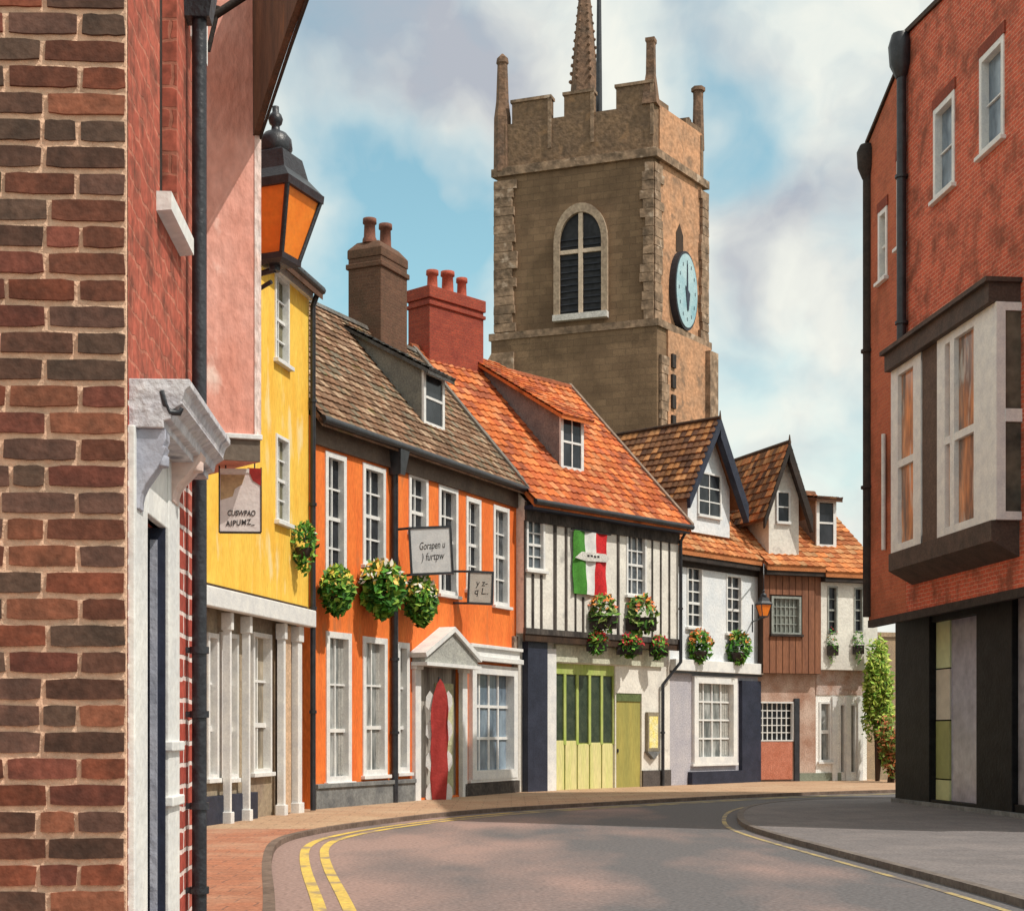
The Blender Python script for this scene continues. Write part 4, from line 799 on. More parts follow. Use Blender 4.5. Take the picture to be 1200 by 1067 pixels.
def gable(par, F, pxl, pxr, pxa, pya, ybase, yeave, tiles_, back, boardm, win, ov=.28, wallm=None, y_f=.15, lov=None, glass=None, fo=.35):
    # gabled dormer: front wall at Y=y_f between pxl..pxr, apex at (pxa, pya)
    ul, ur = F.u(pxl, y_f), F.u(pxr, y_f); ua = (ul + ur) / 2; za = F.z(pxa, pya, y_f - fo * .6); zb = F.z((pxl + pxr) / 2, ybase, y_f); ze = F.z((pxl + pxr) / 2, yeave, y_f)
    wl = F.rect(*win[:4], y_f); lov = lov or ov
    hw = (ur - ul) / 2; tan = (za - ze) / (hw + ov)
    zw = za - .12 - tan * hw                     # wall top at its sides
    mb = MB(); mb.prism([(ul, y_f, zb), (ur, y_f, zb), (ur, y_f, zw), (ua, y_f, za - .14), (ul, y_f, zw)], (0, back * .9, 0)); d = mb.build('gable_dormer', wallm or CREAM, par)
    a, b, c, e = wl; f = MB()
    MB().box(a, b, y_f - .012, y_f + .01, c, e).build('dormer_pane', glass or GLASS, d)
    k = .05
    f.box(a - k, a + .01, y_f - .05, y_f + .005, c - k, e + k).box(b - .01, b + k, y_f - .05, y_f + .005, c - k, e + k).box(a, b, y_f - .049, y_f + .005, e - .01, e + k).box(a - k, b + k, y_f - .09, y_f + .005, c - k - .03, c)
    for i in range(1, win[4]): x = a + (b - a) * i / win[4]; f.box(x - .016, x + .016, y_f - .03, y_f, c, e)
    for i in range(1, win[5]): z = c + (e - c) * i / win[5]; f.box(a, b, y_f - .031, y_f, z - .018, z + .018)
    f.build('dormer_window', WHITE, d)
    # two roof slopes of individual tiles
    for s in (-1, 1):
        oo = lov if s < 0 else ov; mb = MB(); Ls = math.hypot(hw + oo, tan * (hw + oo)); nr = max(2, round(Ls / .24)); nc = max(2, round((back + fo) / .22))
        nx, nz = -s * -tan / math.hypot(1, tan), 1 / math.hypot(1, tan)
        nx = s * tan / math.hypot(1, tan)
        for r in range(nr):
            for q in range(nc):
                t0, t1 = (hw + oo) * (1 - r / nr), (hw + oo) * (1 - (r + 1) / nr); y0, y1 = y_f - fo + (back + fo) * q / nc, y_f - fo + (back + fo) * (q + 1) / nc
                c_ = random.choice(tiles_); kk = random.uniform(.75, 1.25); c_ = tuple(x * kk for x in c_); l0, l1 = .05 + random.uniform(-.005, .01), .012
                A_ = lambda t, y, l: (ua + s * t + nx * l, y, za - tan * t + nz * l)
                ym = (y0 + y1) / 2; B = [A_(t0, y0, l0), A_(t0, ym, l0 + .02), A_(t0, y1 - .006, l0), A_(t1, y1 - .006, l1), A_(t1, ym, l1 + .02), A_(t1, y0, l1)]
                mb.mesh(B + [A_(t0, y0, -.02), A_(t0, ym, -.02), A_(t0, y1, -.02)], [(0, 1, 4, 5), (1, 2, 3, 4), (6, 7, 1, 0), (7, 8, 2, 1)], c_)
        t0 = hw + oo; mb.prism([(ua, y_f - fo, za - .0), (ua + s * t0, y_f - fo, za - tan * t0), (ua + s * t0, y_f - fo, za - tan * t0 - .08), (ua, y_f - fo, za - .12)], (0, back + fo, 0), tiles_[0])
        mb.build('dormer_roof', TILE, d)
        bb = .20 if s < 0 else .42; p0 = Vector((ua, y_f - fo - .03, za + .07)); p1 = Vector((ua + s * (t0 + .03), y_f - fo - .03, za - tan * (t0 + .03) + .07))
        MB().prism([p0, p1, p1 - Vector((0, 0, bb + .10)), p0 - Vector((0, 0, bb + .16))], (0, .12 if s < 0 else .20, 0)).build('bargeboard', boardm, d)
    MB().tube([(ua, y_f - fo, za + .07), (ua, y_f + back, za + .07)], .06, 6).tube([(ua, y_f - fo, za), (ua, y_f - fo, za + .28)], [.05, .015], 6).build('ridge', BROWN, d)
    return d
gable(WH, FW, 806, 855, 836, 492, 626, 588, [tuple(q * 1.2 for q in c) for c in MIXT[:1]] + MIXT, 5.0, NAVY, (818, 843, 556, 604, 2, 3), ov=.38, wallm=LIME, y_f=.25, fo=.4, lov=.45)
G2 = 'flower baskets on the white house'
fl(FW, 803, 836, 738, 776, -.25, 'rusty orange flower basket under left window of the white house', [(.75, .25, .05), (.6, .14, .04), (.85, .4, .1)], G2, 'bowl', 260, 90)
fl(FW, 849, 881, 739, 778, -.25, 'mostly green basket with few orange flowers, right one on white house', [(.75, .25, .05), (.85, .45, .15)], G2, 'bowl', 300, 28)

# ------------------------------------------------------------ brown boarded house and cream house
FB = Frame(g(888, 918.3), g(956, 917.4)); BL = FB.L; JB = -.3
BH = thing('boarded_house', 'brown vertically boarded jettied house with dark lattice window above terracotta panel', 'house', FB)
zeB = FB.z(900, 663); zjB = FB.z(920, 789); zrB = FB.z(920, 576, 3.6)
BOARD = mat('brown_boards', (.28, .12, .065), (.20, .085, .05), 2, .8, .4, 18, .2, stretch=(2, 1, .3))
wb = FB.rect(904, 938, 699, 743, JB)
mb = MB(); wall_grid(mb, 0, BL, zjB, zeB, JB, [wb], .1); shell(mb, 0, BL, zeB, JB, 7.5, (3.6, zrB - .2), zjB); mb.face([(0, JB, zjB), (BL, JB, zjB), (BL, 0, zjB), (0, 0, zjB)])
mb.build('wall', mat('dark_board_gap', (.06, .035, .025), None, 4, .9, .2), BH)
bd = MB(); n = 9
for i in range(n):
    a = BL * i / n + .012; b_ = BL * (i + 1) / n - .012
    segs = [(zjB, zeB - .1)]
    if b_ > wb[0] and a < wb[1]: segs = [(zjB, wb[2] - .06), (wb[3] + .06, zeB - .1)]
    for z0_, z1_ in segs: bd.box(a, b_, JB - .025, JB, z0_, z1_)
bd.build('boarding', BOARD, BH)
window(BH, wb, JB, .1, 6, 4, fw=.06, mw=.025, gm=mat('sage_glass', (.14, .15, .13), (.24, .25, .22), 2, .25, .1, 6), fm=mat('grey_green_frame', (.34, .36, .33), None, 4, .6, .1), proud=.04, rail=False, sillm=DKWOOD)
lw = (FB.u(884) , FB.u(930), FB.z(905, 868), FB.z(905, 822)); lw = (.02, lw[1], lw[2], lw[3])
mb = MB(); wall_grid(mb, 0, BL, 0, zjB, 0, [lw], .15); shell(mb, 0, BL, zjB, 0, 7.5); mb.build('ground_floor_wall', mat('mauve_brown_plaster', (.36, .20, .14), (.56, .42, .35), 1.2, .9, .4), BH)
window(BH, lw, 0, .15, 7, 5, fw=.04, mw=.028, gm=mat('black_glass', (.012, .013, .016), None, 3, .15, .1), rail=False, sill=False)
MB().box(.03, FB.u(928), -.04, 0, FB.z(905, 913), lw[2] - .03).build('terracotta_panel', mat('terracotta', (.44, .15, .09), (.52, .2, .13), 5, .85, .5), BH, bevel=.01)
MB().box(.0, FB.u(929), -.05, 0, 0, FB.z(905, 914)).build('plinth', BROWN, BH); MB().box(FB.u(930), FB.u(936), -.06, 0, 0, FB.z(930, 818)).build('post', BLACK, BH)
roof(BH, 0, BL, JB - .3, 3.6, zeB - .03, zrB, ORT, TILE, ridgecol=(.2, .09, .05)); MB().box(0, BL, JB - .26, JB, zeB - .32, zeB - .14).build('soffit', DKWOOD, BH)
gable(BH, FB, 901, 936, 927, 521, 652, 604, MIXT + ORT[:2], 5.0, DKWOOD, (911, 924, 577, 611, 1, 2), ov=.26, wallm=CREAM, y_f=-.1, fo=.35, lov=.32)
FC = Frame(g(956, 917.4), g(1022, 916.5)); CL = FC.L
CHs = thing('cream_house', 'cream jettied house with two slit windows at far end of the row', 'house', FC)
zjC, zeC = FC.z(985, 785), FC.z(985, 672); zrC = zrB
wc = [FC.rect(970, 981, 687, 742, JB), FC.rect(1001, 1011, 689, 740, JB)]
mb = MB(); wall_grid(mb, 0, CL, zjC, zeC, JB, wc, .12); shell(mb, 0, CL, zeC, JB, 7.5, (3.6, zrC - .2), zjC); mb.face([(0, JB, zjC), (CL, JB, zjC), (CL, 0, zjC), (0, 0, zjC)]); mb.build('wall', CREAM, CHs)
SAGEF = mat('grey_frame', (.38, .39, .36), None, 4, .6, .1)
for r_ in wc: window(CHs, r_, JB, .12, 1, 4, fw=.035, mw=.03, fm=SAGEF, sill=False)
cg = [FC.rect(960, 974, 822, 892), FC.rect(984, 990, 825, 905), FC.rect(996, 1003, 825, 905)]
mb = MB(); wall_grid(mb, 0, CL - .2, 0, zjC, 0, cg, .12); shell(mb, 0, CL - .2, zjC, 0, 7.5); mb.build('ground_floor_wall', mat('bright_whitewash', (.92, .91, .88), (.86, .85, .82), 2, .9, .4), CHs)
window(CHs, cg[0], 0, .12, 1, 2, fw=.06, mw=.06, gm=GLASSP)
for r_ in cg[1:]: window(CHs, r_, 0, .12, 1, 1, fw=.03, gm=GLASSP, sill=False)
MB().box(0, CL - .2, -.03, 0, FC.z(985, 814), zjC - .01).build('jetty_shade_band', mat('jetty_shade_mauve', (.40, .24, .18), (.52, .42, .38), 3, .9, .4), CHs)  # shade under the jetty painted as a brown-mauve band
MB().box(FC.u(936), FC.u(985), -.04, 0, 0, FC.z(970, 905)).build('plinth', mat('sage_stone', (.25, .28, .22), None, 3, .9, .4), CHs)
mb = MB()
for px in (977, 993, 1007): u = FC.u(px); mb.box(u - .09, u + .09, -.08, 0, 0, FC.z(985, 816))
mb.build('shopfront_mullions', WHITE, CHs)
roof(CHs, 0, CL + .12, JB - .3, 3.6, zeC - .03, zrC, ORT, TILE, ridgecol=(.2, .09, .05)); MB().box(0, CL, JB - .26, JB, zeC - .32, zeC - .14).build('soffit', DKWOOD, CHs)
tanC = (zrC - zeC) / (3.6 - JB + .3)
dormer(CHs, FC, 968, 640, .72, 1.5, JB - .3, zeC, tanC, mat('taupe_cheek', (.24, .19, .16), None, 3, .9, .3), slope=.18, rm=TILE, rc=BRT, rows=2, ov=.12)
G3 = 'plants on the cream house'
fl(FC, 969, 983, 736, 772, JB - .12, 'narrow green plant with red flowers under left slit window', RED, G3, 'box', 120, 10, drop=.4, ry=.1)
fl(FC, 999, 1013, 738, 770, JB - .12, 'narrow green plant under right slit window of cream house', [(.7, .6, .3)], G3, 'box', 120, 5, drop=.4, ry=.1)
# second lantern on the corner of the white house
d2 = FW.ray(886, -.75)[1]; C = at(895, 708, d2); wallp = FW.M @ Vector((WL - .25, 0, 0)); s2 = d2 / FOC
zw_ = EYE + (HOR - 722) * s2; dn = at(878, 722, d2); top = FW.M @ Vector((WL, -.3, zeW - .2))
lantern('small orange wall lantern at the corner of white and boarded houses', C, .62, R(20),
        [([(C.x, C.y, C.z - .42), (C.x, C.y, C.z - .36)], .03), ([(C.x, C.y, C.z - .38), (C.x - .12, C.y + .1, C.z - .42), (wallp.x - .05, wallp.y, C.z - .44)], .025), ([(wallp.x - .05, wallp.y - .03, C.z + .1), (wallp.x - .05, wallp.y - .03, C.z - .75)], .04),
         ([(C.x, C.y, C.z + .45), (C.x, C.y, zeW - .25), (top.x, top.y, zeW - .2)], .022)])

# shrubs and garden wall at the far end
GWm = mat('tan_stone', (.42, .30, .19), (.34, .25, .17), 3, .9, .5)
gw = Frame((12.0, 50.5), (17, 52)); o = MB().box(-1.0, 6, 0, .4, 0, 4.75).box(-1.05, 6, -.06, .46, 4.75, 4.9).build('garden_wall', GWm, None, gw); tag(o, 'tan stone wall behind the green climbing shrub', 'wall')
def shrub(name, label, P, rx, ry, h_, cols, n, size):
    t = thing(name, label, 'shrub', Matrix.Translation(P)); mb = MB(); lumps = [(random.uniform(-.5, .5) * rx, random.uniform(-.5, .5) * ry, random.uniform(.12, .9) * h_, random.uniform(.3, .55)) for _ in range(34)]
    for _ in range(n):
        lx, ly, lz, lr = random.choice(lumps); v = Vector([random.gauss(0, 1) for _ in range(3)]).normalized() * random.uniform(.5, 1) * lr
        c = Vector((lx + v.x * rx, ly + v.y * ry, max(.05, lz + v.z * h_ * .35))); a = Vector([random.gauss(0, 1) for _ in range(3)]).normalized(); b = a.orthogonal().normalized(); s = size * random.uniform(.6, 1.3)
        col = cols(c.z / h_, c.x / rx); k = random.uniform(.65, 1.35); mb.face([c - a * s, c + b * s * .5, c + a * s, c - b * s * .5], tuple(q * k for q in col))
    mb.build('foliage', LEAF, t); st = MB()
    for k in range(4): st.tube([(random.uniform(-.1, .1), 0, 0), (random.uniform(-.3, .3) * rx, random.uniform(-.2, .2), h_ * .4), (random.uniform(-.5, .5) * rx, 0, h_ * .8)], [.05, .035, .012], 6)
    st.build('stem', BROWN, t)
def greencol(z, x): return random.choice([(.26, .42, .04), (.42, .52, .08), (.16, .32, .03), (.52, .55, .12)])
def rustcol(z, x): return random.choice([(.40, .12, .04), (.50, .18, .06), (.20, .22, .04), (.14, .24, .04)])
sp = at(1035, 858, 47.5)
shrub('climbing_shrub', 'tall bright green climbing shrub between cream house and black shopfront', Vector((sp.x + .05, 48.2, 0)), .56, .5, 4.5, greencol, 5000, .09)
shrub('rust_shrub', 'low rust-red shrub at the foot of the green climber', Vector((sp.x + .1, 46.9, 0)), .5, .4, 2.1, rustcol, 1600, .08)

# ------------------------------------------------------------ right brick building
FR = Frame(g(1050, 943), g(1200, 963)); JR = -.6; RL = FR.L + 5.0
RB = thing('red_brick_building', 'tall red brick building on the right with white oriel and black shopfront', 'building', FR)
zjR = FR.z(1022, 727, JR)
RBM = brickmat('red_brick', (.66, .135, .072), (.50, .095, .055), (.60, .30, .20), .24, .08, .009, mottle=((.24, .075, .045), .95, 2.0), wob=.02)
RBM2 = brickmat('brown_red_brick', (.50, .14, .07), (.42, .11, .06), (.44, .19, .11), .24, .08, .006, mottle=((.16, .06, .03), .8, .8), wob=.02)
uf = FR.u(1018, JR); um = FR.u(1062, JR); u11 = FR.u(1110, JR)
za, zbm, zn, zq = FR.z(1018, 168, JR), FR.z(1060, 62, JR), FR.z(1062, 42, JR), FR.z(1110, -5, JR)
def rr(x0, x1, y0, y1, yo=JR): return FR.rect(x0, x1, y0, y1, yo)
wfar = [rr(1030, 1040, 246, 328), rr(1052, 1061, 185, 288)]; wnear = [rr(1095, 1119, 118, 226), rr(1149, 1177, 55, 172)]
orv = (FR.u(1047, -1.0), FR.u(1165, -1.0))
zcut = min(za, zn, zq) - .3; zcut2 = 12.0
mb = MB(); wall_grid(mb, uf, um, zjR, za - .2, JR, wfar, .12); mb.face([(uf, JR, za - .2), (um, JR, za - .2), (um, JR, zbm), (uf, JR, za)]); 
mb.face([(uf, JR, zjR), (uf, JR, za), (uf, 7, za), (uf, 7, zjR)]); mb.face([(uf, 7, zjR), (uf, 7, za), (um, 7, za), (um, 7, zjR)]); mb.build('wall', RBM2, RB)
ztop = min(zn, zq) - .05
mb = MB(); wall_grid(mb, um, RL, zjR, ztop, JR, wnear, .14)
mb.face([(um, JR, ztop), (RL, JR, ztop), (RL, JR, ztop + .05), (u11, JR, zq), (um, JR, zn)])
mb.face([(RL, JR, zjR), (RL, 7, zjR), (RL, 7, ztop), (RL, JR, ztop)]); mb.face([(um, 7, zjR), (RL, 7, zjR), (RL, 7, ztop), (um, 7, ztop)])
mb.face([(um, JR, ztop), (um, JR, zn), (um, 7, zn), (um, 7, zjR)]); mb.face([(uf, JR, zjR), (RL, JR, zjR), (RL, 7, zjR), (uf, 7, zjR)]); mb.build('wall', RBM, RB)
MB().prism([(uf - .1, JR - .05, za), (um, JR - .05, zbm), (um, 7, zbm), (uf - .1, 7, za)], (0, 0, .08)).prism([(um, JR - .06, zn), (u11, JR - .06, zq), (RL, JR - .06, ztop + .05), (RL, 7, ztop + .05), (u11, 7, zq), (um, 7, zn)], (0, 0, .10)).build('roof', BROWN, RB)
for i, r_ in enumerate(wfar): window(RB, r_, JR, .12, 1, 2, fw=.09, gm=GLASSP)
for i, r_ in enumerate(wnear): window(RB, r_, JR, .14, 1, 2, fw=.10, mw=.03, gm=GLASSB, rail=False)
for i, r_ in enumerate(wnear + wfar):
    MB().box(r_[0] - .06, r_[1] + .06, JR - .03, JR, r_[3] + .01, r_[3] + .22).build('brick_lintel', mat('dark_brick_lintel', (.20, .05, .03), (.26, .06, .035), 4, .9, .4), RB)
zo_t = FR.z(1100, 385, -1.0)
drainpipe(RB, [(um + .05, JR - .12, zn - .1), (um + .05, JR - .12, zo_t + .2)], .10, [(um + .05, JR - .12, q) for q in (10, 13)])
MB().lathe((um + .05, JR - .14, zn - .55), [(.10, -.35), (.22, -.1), (.25, .3), (.18, .55)], 10).build('rain_hopper', BLACK, RB)
drainpipe(RB, [(uf + .02, JR - .02, za - .2), (uf + .02, JR - .02, zjR + .1)], .12, [(uf + .02, JR - .02, q) for q in (7, 10)], DKWOOD); MB().lathe((uf + .02, JR - .05, za - .45), [(.10, -.35), (.2, -.1), (.22, .25), (.15, .4)], 10).build('rain_hopper', DKWOOD, RB)
# oriel: flat bay standing off the wall with its near end facing the camera
YO = -1.05; ua_, ub_ = FR.u(1044, YO), FR.u(1165, YO); xm = 1105
zt_, zbo = FR.z(1120, 385, YO), FR.z(1120, 624, YO); zm_ = FR.z(1120, 510, YO)
OBR = mat('oriel_brown', (.095, .062, .048), (.055, .040, .033), 3, .7, .4); OR = MB(); OR.box(ua_ - .05, ub_ + .05, YO - .12, JR, zt_, zt_ + .34).box(ua_ - .12, ub_ + .12, YO - .2, JR, zt_ + .34, zt_ + .42)
OR_ = OR.build('oriel', OBR, RB); OR = MB()
OR.prism([(ua_, YO - .05, zbo - .0), (ua_, YO - .05, zbo - .35), (ua_, JR, zbo - .62), (ua_, JR, zbo)], (ub_ - ua_ + .0, 0, 0)); OR.build('oriel_base', OBR, OR_)
f = MB(); T = .14
def colm(a, b): f.box(a, b, YO, YO + T, zbo, zt_)
uX = [FR.u(q, YO) for q in (1044, 1052, 1070, 1079, 1098, 1107, 1113, 1118, 1141, 1165)]
colm(uX[0], uX[1]); colm(uX[2], uX[3]); colm(uX[4], uX[5]); colm(uX[6], uX[7]); colm(uX[8], uX[9])
for a, b in ((uX[0], uX[3]), (uX[4], uX[9])):
    f.box(a, b, YO + .005, YO + T, zbo, zbo + .16); f.box(a, b, YO + .005, YO + T, zt_ - .16, zt_); f.box(a, b, YO + .008, YO + T, zm_ - .08, zm_ + .06)
f.box(ub_ - .0, ub_ + .10, YO - .002, YO + .16, zbo, zt_)
f.box(ub_ + .0, ub_ + .09, YO + .16, JR + .4, zt_ - .14, zt_).box(ub_, ub_ + .09, YO + .16, JR + .4, zbo, zbo + .14).box(ub_, ub_ + .11, YO + .16, JR + .4, zm_ - .10, zm_ + .12)
f.build('oriel_frame', WHITE, OR_)
MB().box(uX[3], uX[4], YO + .03, YO + .12, zbo, zt_).build('oriel_post', mat('oriel_post_brown', (.13, .085, .065), None, 3, .8, .3), OR_)
MB().box(uX[1], uX[2], YO + .08, YO + .12, zbo, zt_).build('pane', GLASSO, OR_); MB().box(uX[5], uX[8], YO + .09, YO + .12, zbo, zt_).build('pane', GLASSO, OR_)
MB().box(ub_ + .03, ub_ + .06, YO + .15, JR, zbo + .02, zt_ - .02).build('pane', mat('olive_grey_glass', (.05, .055, .05), (.14, .13, .10), 1.5, .2, .2, 5), OR_)
MB().box(ua_ + .0, ua_ + .05, YO + .01, JR, zbo, zt_).build('oriel_side', WHITE, OR_)
MB().tube([(FR.u(1036, JR - .05), JR - .06, FR.z(1036, 510, JR)), (FR.u(1036, JR - .05), JR - .06, FR.z(1036, 645, JR))], .05, 8).build('white_pipe', WHITE, RB)
# jetty edge and black shopfront
MB().box(uf, RL, JR - .02, JR + .1, zjR - .14, zjR + .02).build('jetty_beam', DKWOOD, RB)
zs2 = zjR - .02; BK = mat('black_shop_paint', (.005, .005, .006), (.014, .014, .015), 2.5, .55, .3, 14, .25, spec=.15)
px_ = [1050, 1090, 1145, 1187, 1230]
UU = [FR.u(q) for q in px_]
MB().box(0, UU[1], -.02, .5, 0, zs2).box(UU[2], UU[3], -.02, .5, 0, zs2).box(UU[1], UU[2], .0, .4, 0, .22).box(UU[1], UU[2], .02, .4, zs2 - .15, zs2).box(UU[3], RL, .02, .4, 0, .3).build('shopfront', BK, RB, bevel=.015)
GI = mat('lilac_glass', (.27, .26, .33), (.38, .37, .47), 1.2, .25, .1, 5, .15, spec=.4)
MB().box(FR.u(1106), UU[2], .16, .2, .22, zs2 - .15).build('shop_glass', GI, RB)
MB().box(UU[3], RL, .10, .2, .3, zs2).build('shop_glass', mat('grey_shop_glass', (.36, .33, .35), (.25, .23, .24), 1.4, .3, .1, 5), RB)
dp = MB(); z0_ = .22; cc = [((.55, .58, .30), .0, .12), ((.34, .36, .14), .12, .45), ((.62, .58, .48), .45, .74), ((.60, .68, .40), .74, 1)]
for c_, a, b_ in cc:
    H = zs2 - .15 - z0_; dp.box(UU[1] + .01, FR.u(1106), .12 + a * .01, .2, z0_ + H * a, z0_ + H * b_ - (.03 if b_ < 1 else 0), c_)
dp.build('window_display', PETAL, RB); MB().box(UU[1] - .0, RL, .45, 6.5, 0, zs2).build('ground_floor_wall', BK, RB)
MB().box(-.05, RL, -.10, -.02, 0, .16).build('plinth', STONEG, RB)

# ------------------------------------------------------------ church tower
Cc = Vector((165 / FOC * 70, 70)); w7 = 7.56; Ac = Cc + Vector((-.94, .342)) * w7; rd = Vector((.565, .825)).normalized(); Dc = Cc + rd * 5.0; Ec = Ac + rd * 5.0
F1 = Frame(Ac, Cc); F2 = Frame(Cc, Dc); CT = thing('church_tower', 'tall brown stone church tower with battlements, arched window and clock', 'church tower', F1)
STN = brickmat('tower_stone', (.25, .16, .095), (.19, .12, .072), (.15, .10, .065), .62, .32, .010, mottle=((.13, .082, .050), .9, .6), wob=.05, bump=.8)
STL = mat('tower_quoin_stone', (.36, .24, .16), (.16, .11, .075), 1.7, .95, .8, 4, .3, blotch=((.50, .38, .29), 2.0, .60), dist=.06)
STR = mat('tower_sunny_stone', (.56, .29, .16), (.40, .23, .14), .9, .95, .8, 5, .25, blotch=((.25, .155, .10), 1.3, .57), dist=.06)
m1 = F1.M.inverted(); loc = lambda P, z=0: m1 @ Vector((P.x, P.y, z))
zc_ = F1.z(765, 178); zst = F1.z(765, 376); zcr = F1.z(765, 121); zme = F1.z(765, 97)
def quad(mb, z0, z1, e=0):
    pts = [Ac, Cc, Dc, Ec]; cen = sum(pts, Vector((0, 0))) / 4; pts = [p + (p - cen).normalized() * e for p in pts]
    return mb.prism([loc(p, z0) for p in pts], (0, 0, z1 - z0))
quad(MB(), 0, zc_).build('tower_wall', STN, CT); quad(MB(), 0, zst - .2, .30).build('lower_stage', STN, CT)
# paler skin puts the sunlight on the right face into its colour
MB().box(.55, 4.75, -.06, .02, zst, zcr + .1).build('sunlit_face_skin', STR, CT, F2); MB().box(.8, 5.1, -.36, -.02, 0, zst - .25).build('sunlit_face_skin', STR, CT, F2)
quad(MB(), zst - .28, zst + .05, .42).build('string_course', STL, CT); mb = quad(MB(), zc_ - .25, zc_ + .12, .30); quad(mb, zc_ + .10, zc_ + .2, .16); mb.build('string_course', STL, CT)
# parapet with merlons on all faces
mb = MB(); t_ = .45
def wallbit(F, a, b, z0, z1, y=0): 
    M = m1 @ F.M; V = [(a, y, z0), (b, y, z0), (b, y + t_, z0), (a, y + t_, z0)]; mb.prism([M @ Vector(v) for v in V], (0, 0, z1 - z0))
wallbit(F1, 0, w7, zc_ + .1, zcr - .02)
for x0, x1 in ((600, 645), (661, 695), (722, 765)): wallbit(F1, F1.u(x0), F1.u(x1), zcr - .03, zme)
wallbit(F2, 0.002, 5.0, zc_ + .1, zcr + .0)
for a, b in ((.0, 1.5), (3.2, 5.0)): wallbit(F2, a, b, zcr - .01, zme - .55)
F3, F4 = Frame(Dc, Ec), Frame(Ec, Ac); wallbit(F3, 0, w7, zc_ + .1, zcr - .01); wallbit(F4, 0, 5.0, zc_ + .1, zcr - .015)
for a, b in ((.6, 2.4), (3.2, 4.6), (5.4, 7.2)): wallbit(F3, a, b, zcr - .02, zme)
mb.build('parapet', mat('parapet_stone', (.24, .15, .09), (.16, .105, .07), 1.3, .95, .8, 5, .3, blotch=((.34, .20, .11), 1.2, .60), dist=.06), CT)
mb = MB()
for x0, x1 in ((600, 645), (661, 695), (722, 765)):
    a, b = F1.u(x0), F1.u(x1); mb.box(a - .06, b + .06, -.08, t_ + .06, zme, zme + .14).box(b - .12, b + .05, -.05, .02, zc_ + .8, zme)
mb.build('coping', STL, CT)
# corner buttresses built of rough blocks
mb = MB()
for z in range(0, 60):
    z0 = zst + .1 + z * .42
    if z0 + .4 > zc_ - .3: break
    wd = random.uniform(.75, 1.05); mb.box(-.12, wd, -.18, .1, z0, z0 + .40, None, .012)
mb.build('buttress', STL, CT)
mb = MB()
for z in range(0, 60):
    z0 = zst + .1 + z * .42
    if z0 + .4 > zc_ - .3: break
    wd = random.uniform(.3, .6); mb.box(w7 - wd, w7 + .06, -.16, .1, z0, z0 + .40, None, .012)
mb.build('quoins', STL, CT)
mb = MB()
for z in range(0, 60):
    z0 = zst + .1 + z * .42
    if z0 + .4 > zc_ - .3: break
    mb.box(-.03, random.uniform(.45, .85), -.14, .05, z0, z0 + .40, None, .012); mb.box(4.5 - random.uniform(0, .2), 5.15, -.22, .1, z0, z0 + .4, None, .012)
for z in range(0, 40):
    z0 = 2 + z * .42
    if z0 > zst - .8: break
    mb.box(.05, random.uniform(.55, .95), -.44, -.3, z0, z0 + .4, None, .012)
mb.box(4.5, 5.35, -.62, .1, 2, zst - .5)
mb.build('buttress', STL, CT, F2)
mb = MB().prism([(-1.1, -.3, 0), (.9, -.3, 0), (.9, -.3, zst - .9), (-.2, -.3, zst - .9), (-.8, -.3, zst - 1.9)], (0, 1.4, 0)); mb.build('buttress', STL, CT)
mb = MB()
for k in range(4):
    zz = F2.z(784, 420 + k * 24, -.45) ; mb.box(1.05, 1.4, -.46, -.36, zz - .32, zz + .3)
mb.build('dark_slot', DKWOOD, CT, F2)
# pinnacles
PIN = mat('pinnacle_stone', (.24, .14, .09), (.13, .085, .06), 2, .95, .8, 6, .3, dist=.05)
s7 = 70 / FOC
MB().lathe((.18, .2, zc_), [(.42, 0), (.40, 2.6), (.30, 3.4), (.24, F1.z(590, 74) - zc_), (.30, F1.z(590, 72) - zc_), (.26, F1.z(590, 66) - zc_), (.05, F1.z(590, 61) - zc_)], 6, .3, False).build('pinnacle', PIN, CT)
MB().lathe((w7 - .15, .25, zcr), [(.50, 0), (.34, zme - zcr + .1), (.27, zme - zcr + .5), (.25, F1.z(768, 48) - zcr), (.31, F1.z(768, 46) - zcr), (.31, F1.z(768, 42) - zcr)], 4, R(45) , False).build('pinnacle', PIN, CT)
Dl = loc(Dc); zD = F2.z(810, 92); MB().lathe((Dl.x - .25, Dl.y - .05, zcr - .6), [(.30, 0), (.24, zD - zcr - .0), (.25, zD - zcr + .4), (.34, zD - zcr + .42), (.34, zD - zcr + .6)], 6, .2, False).build('pinnacle', PIN, CT)
# crocketed spirelet and flagpole
cx_ = F1.u(685, 2.6); zsb = zc_ + .1; ztip = F1.z(683, -48, 2.6); sp_ = MB()
for z0 in (0,): sp_.lathe((cx_, 2.6, zsb), [(.85, 0), (.80, zcr - zsb + .6), (.52, F1.z(684, 60, 2.6) - zsb), (.34, F1.z(684, 10, 2.6) - zsb), (.05, ztip - zsb)], 6, .2, False)
n = 15
for k in range(n):
    t = k / n; z = F1.z(684, 96, 2.6) + (ztip - F1.z(684, 96, 2.6)) * t; r = .62 * (1 - t) + .06
    for q in range(6):
        a = .2 + q * math.pi / 3; c = Vector((cx_ + r * math.cos(a), 2.6 + r * math.sin(a), z + .02)); e = .085 * (1.15 - t * .5)
        sp_.lathe((c.x, c.y, c.z), [(e * .3, -e), (e, -e * .2), (e * .8, e * .6), (e * .2, e)], 5, random.random())
sp_.build('spirelet', PIN, CT)
fx = F1.u(702, 1.2); MB().tube([(fx, 1.2, zc_ - .2), (fx, 1.2, zcr + 1.4), (fx, 1.2, F1.z(699, -45, 1.2))], [.17, .15, .09], 8).build('flagpole', BLACK, CT)
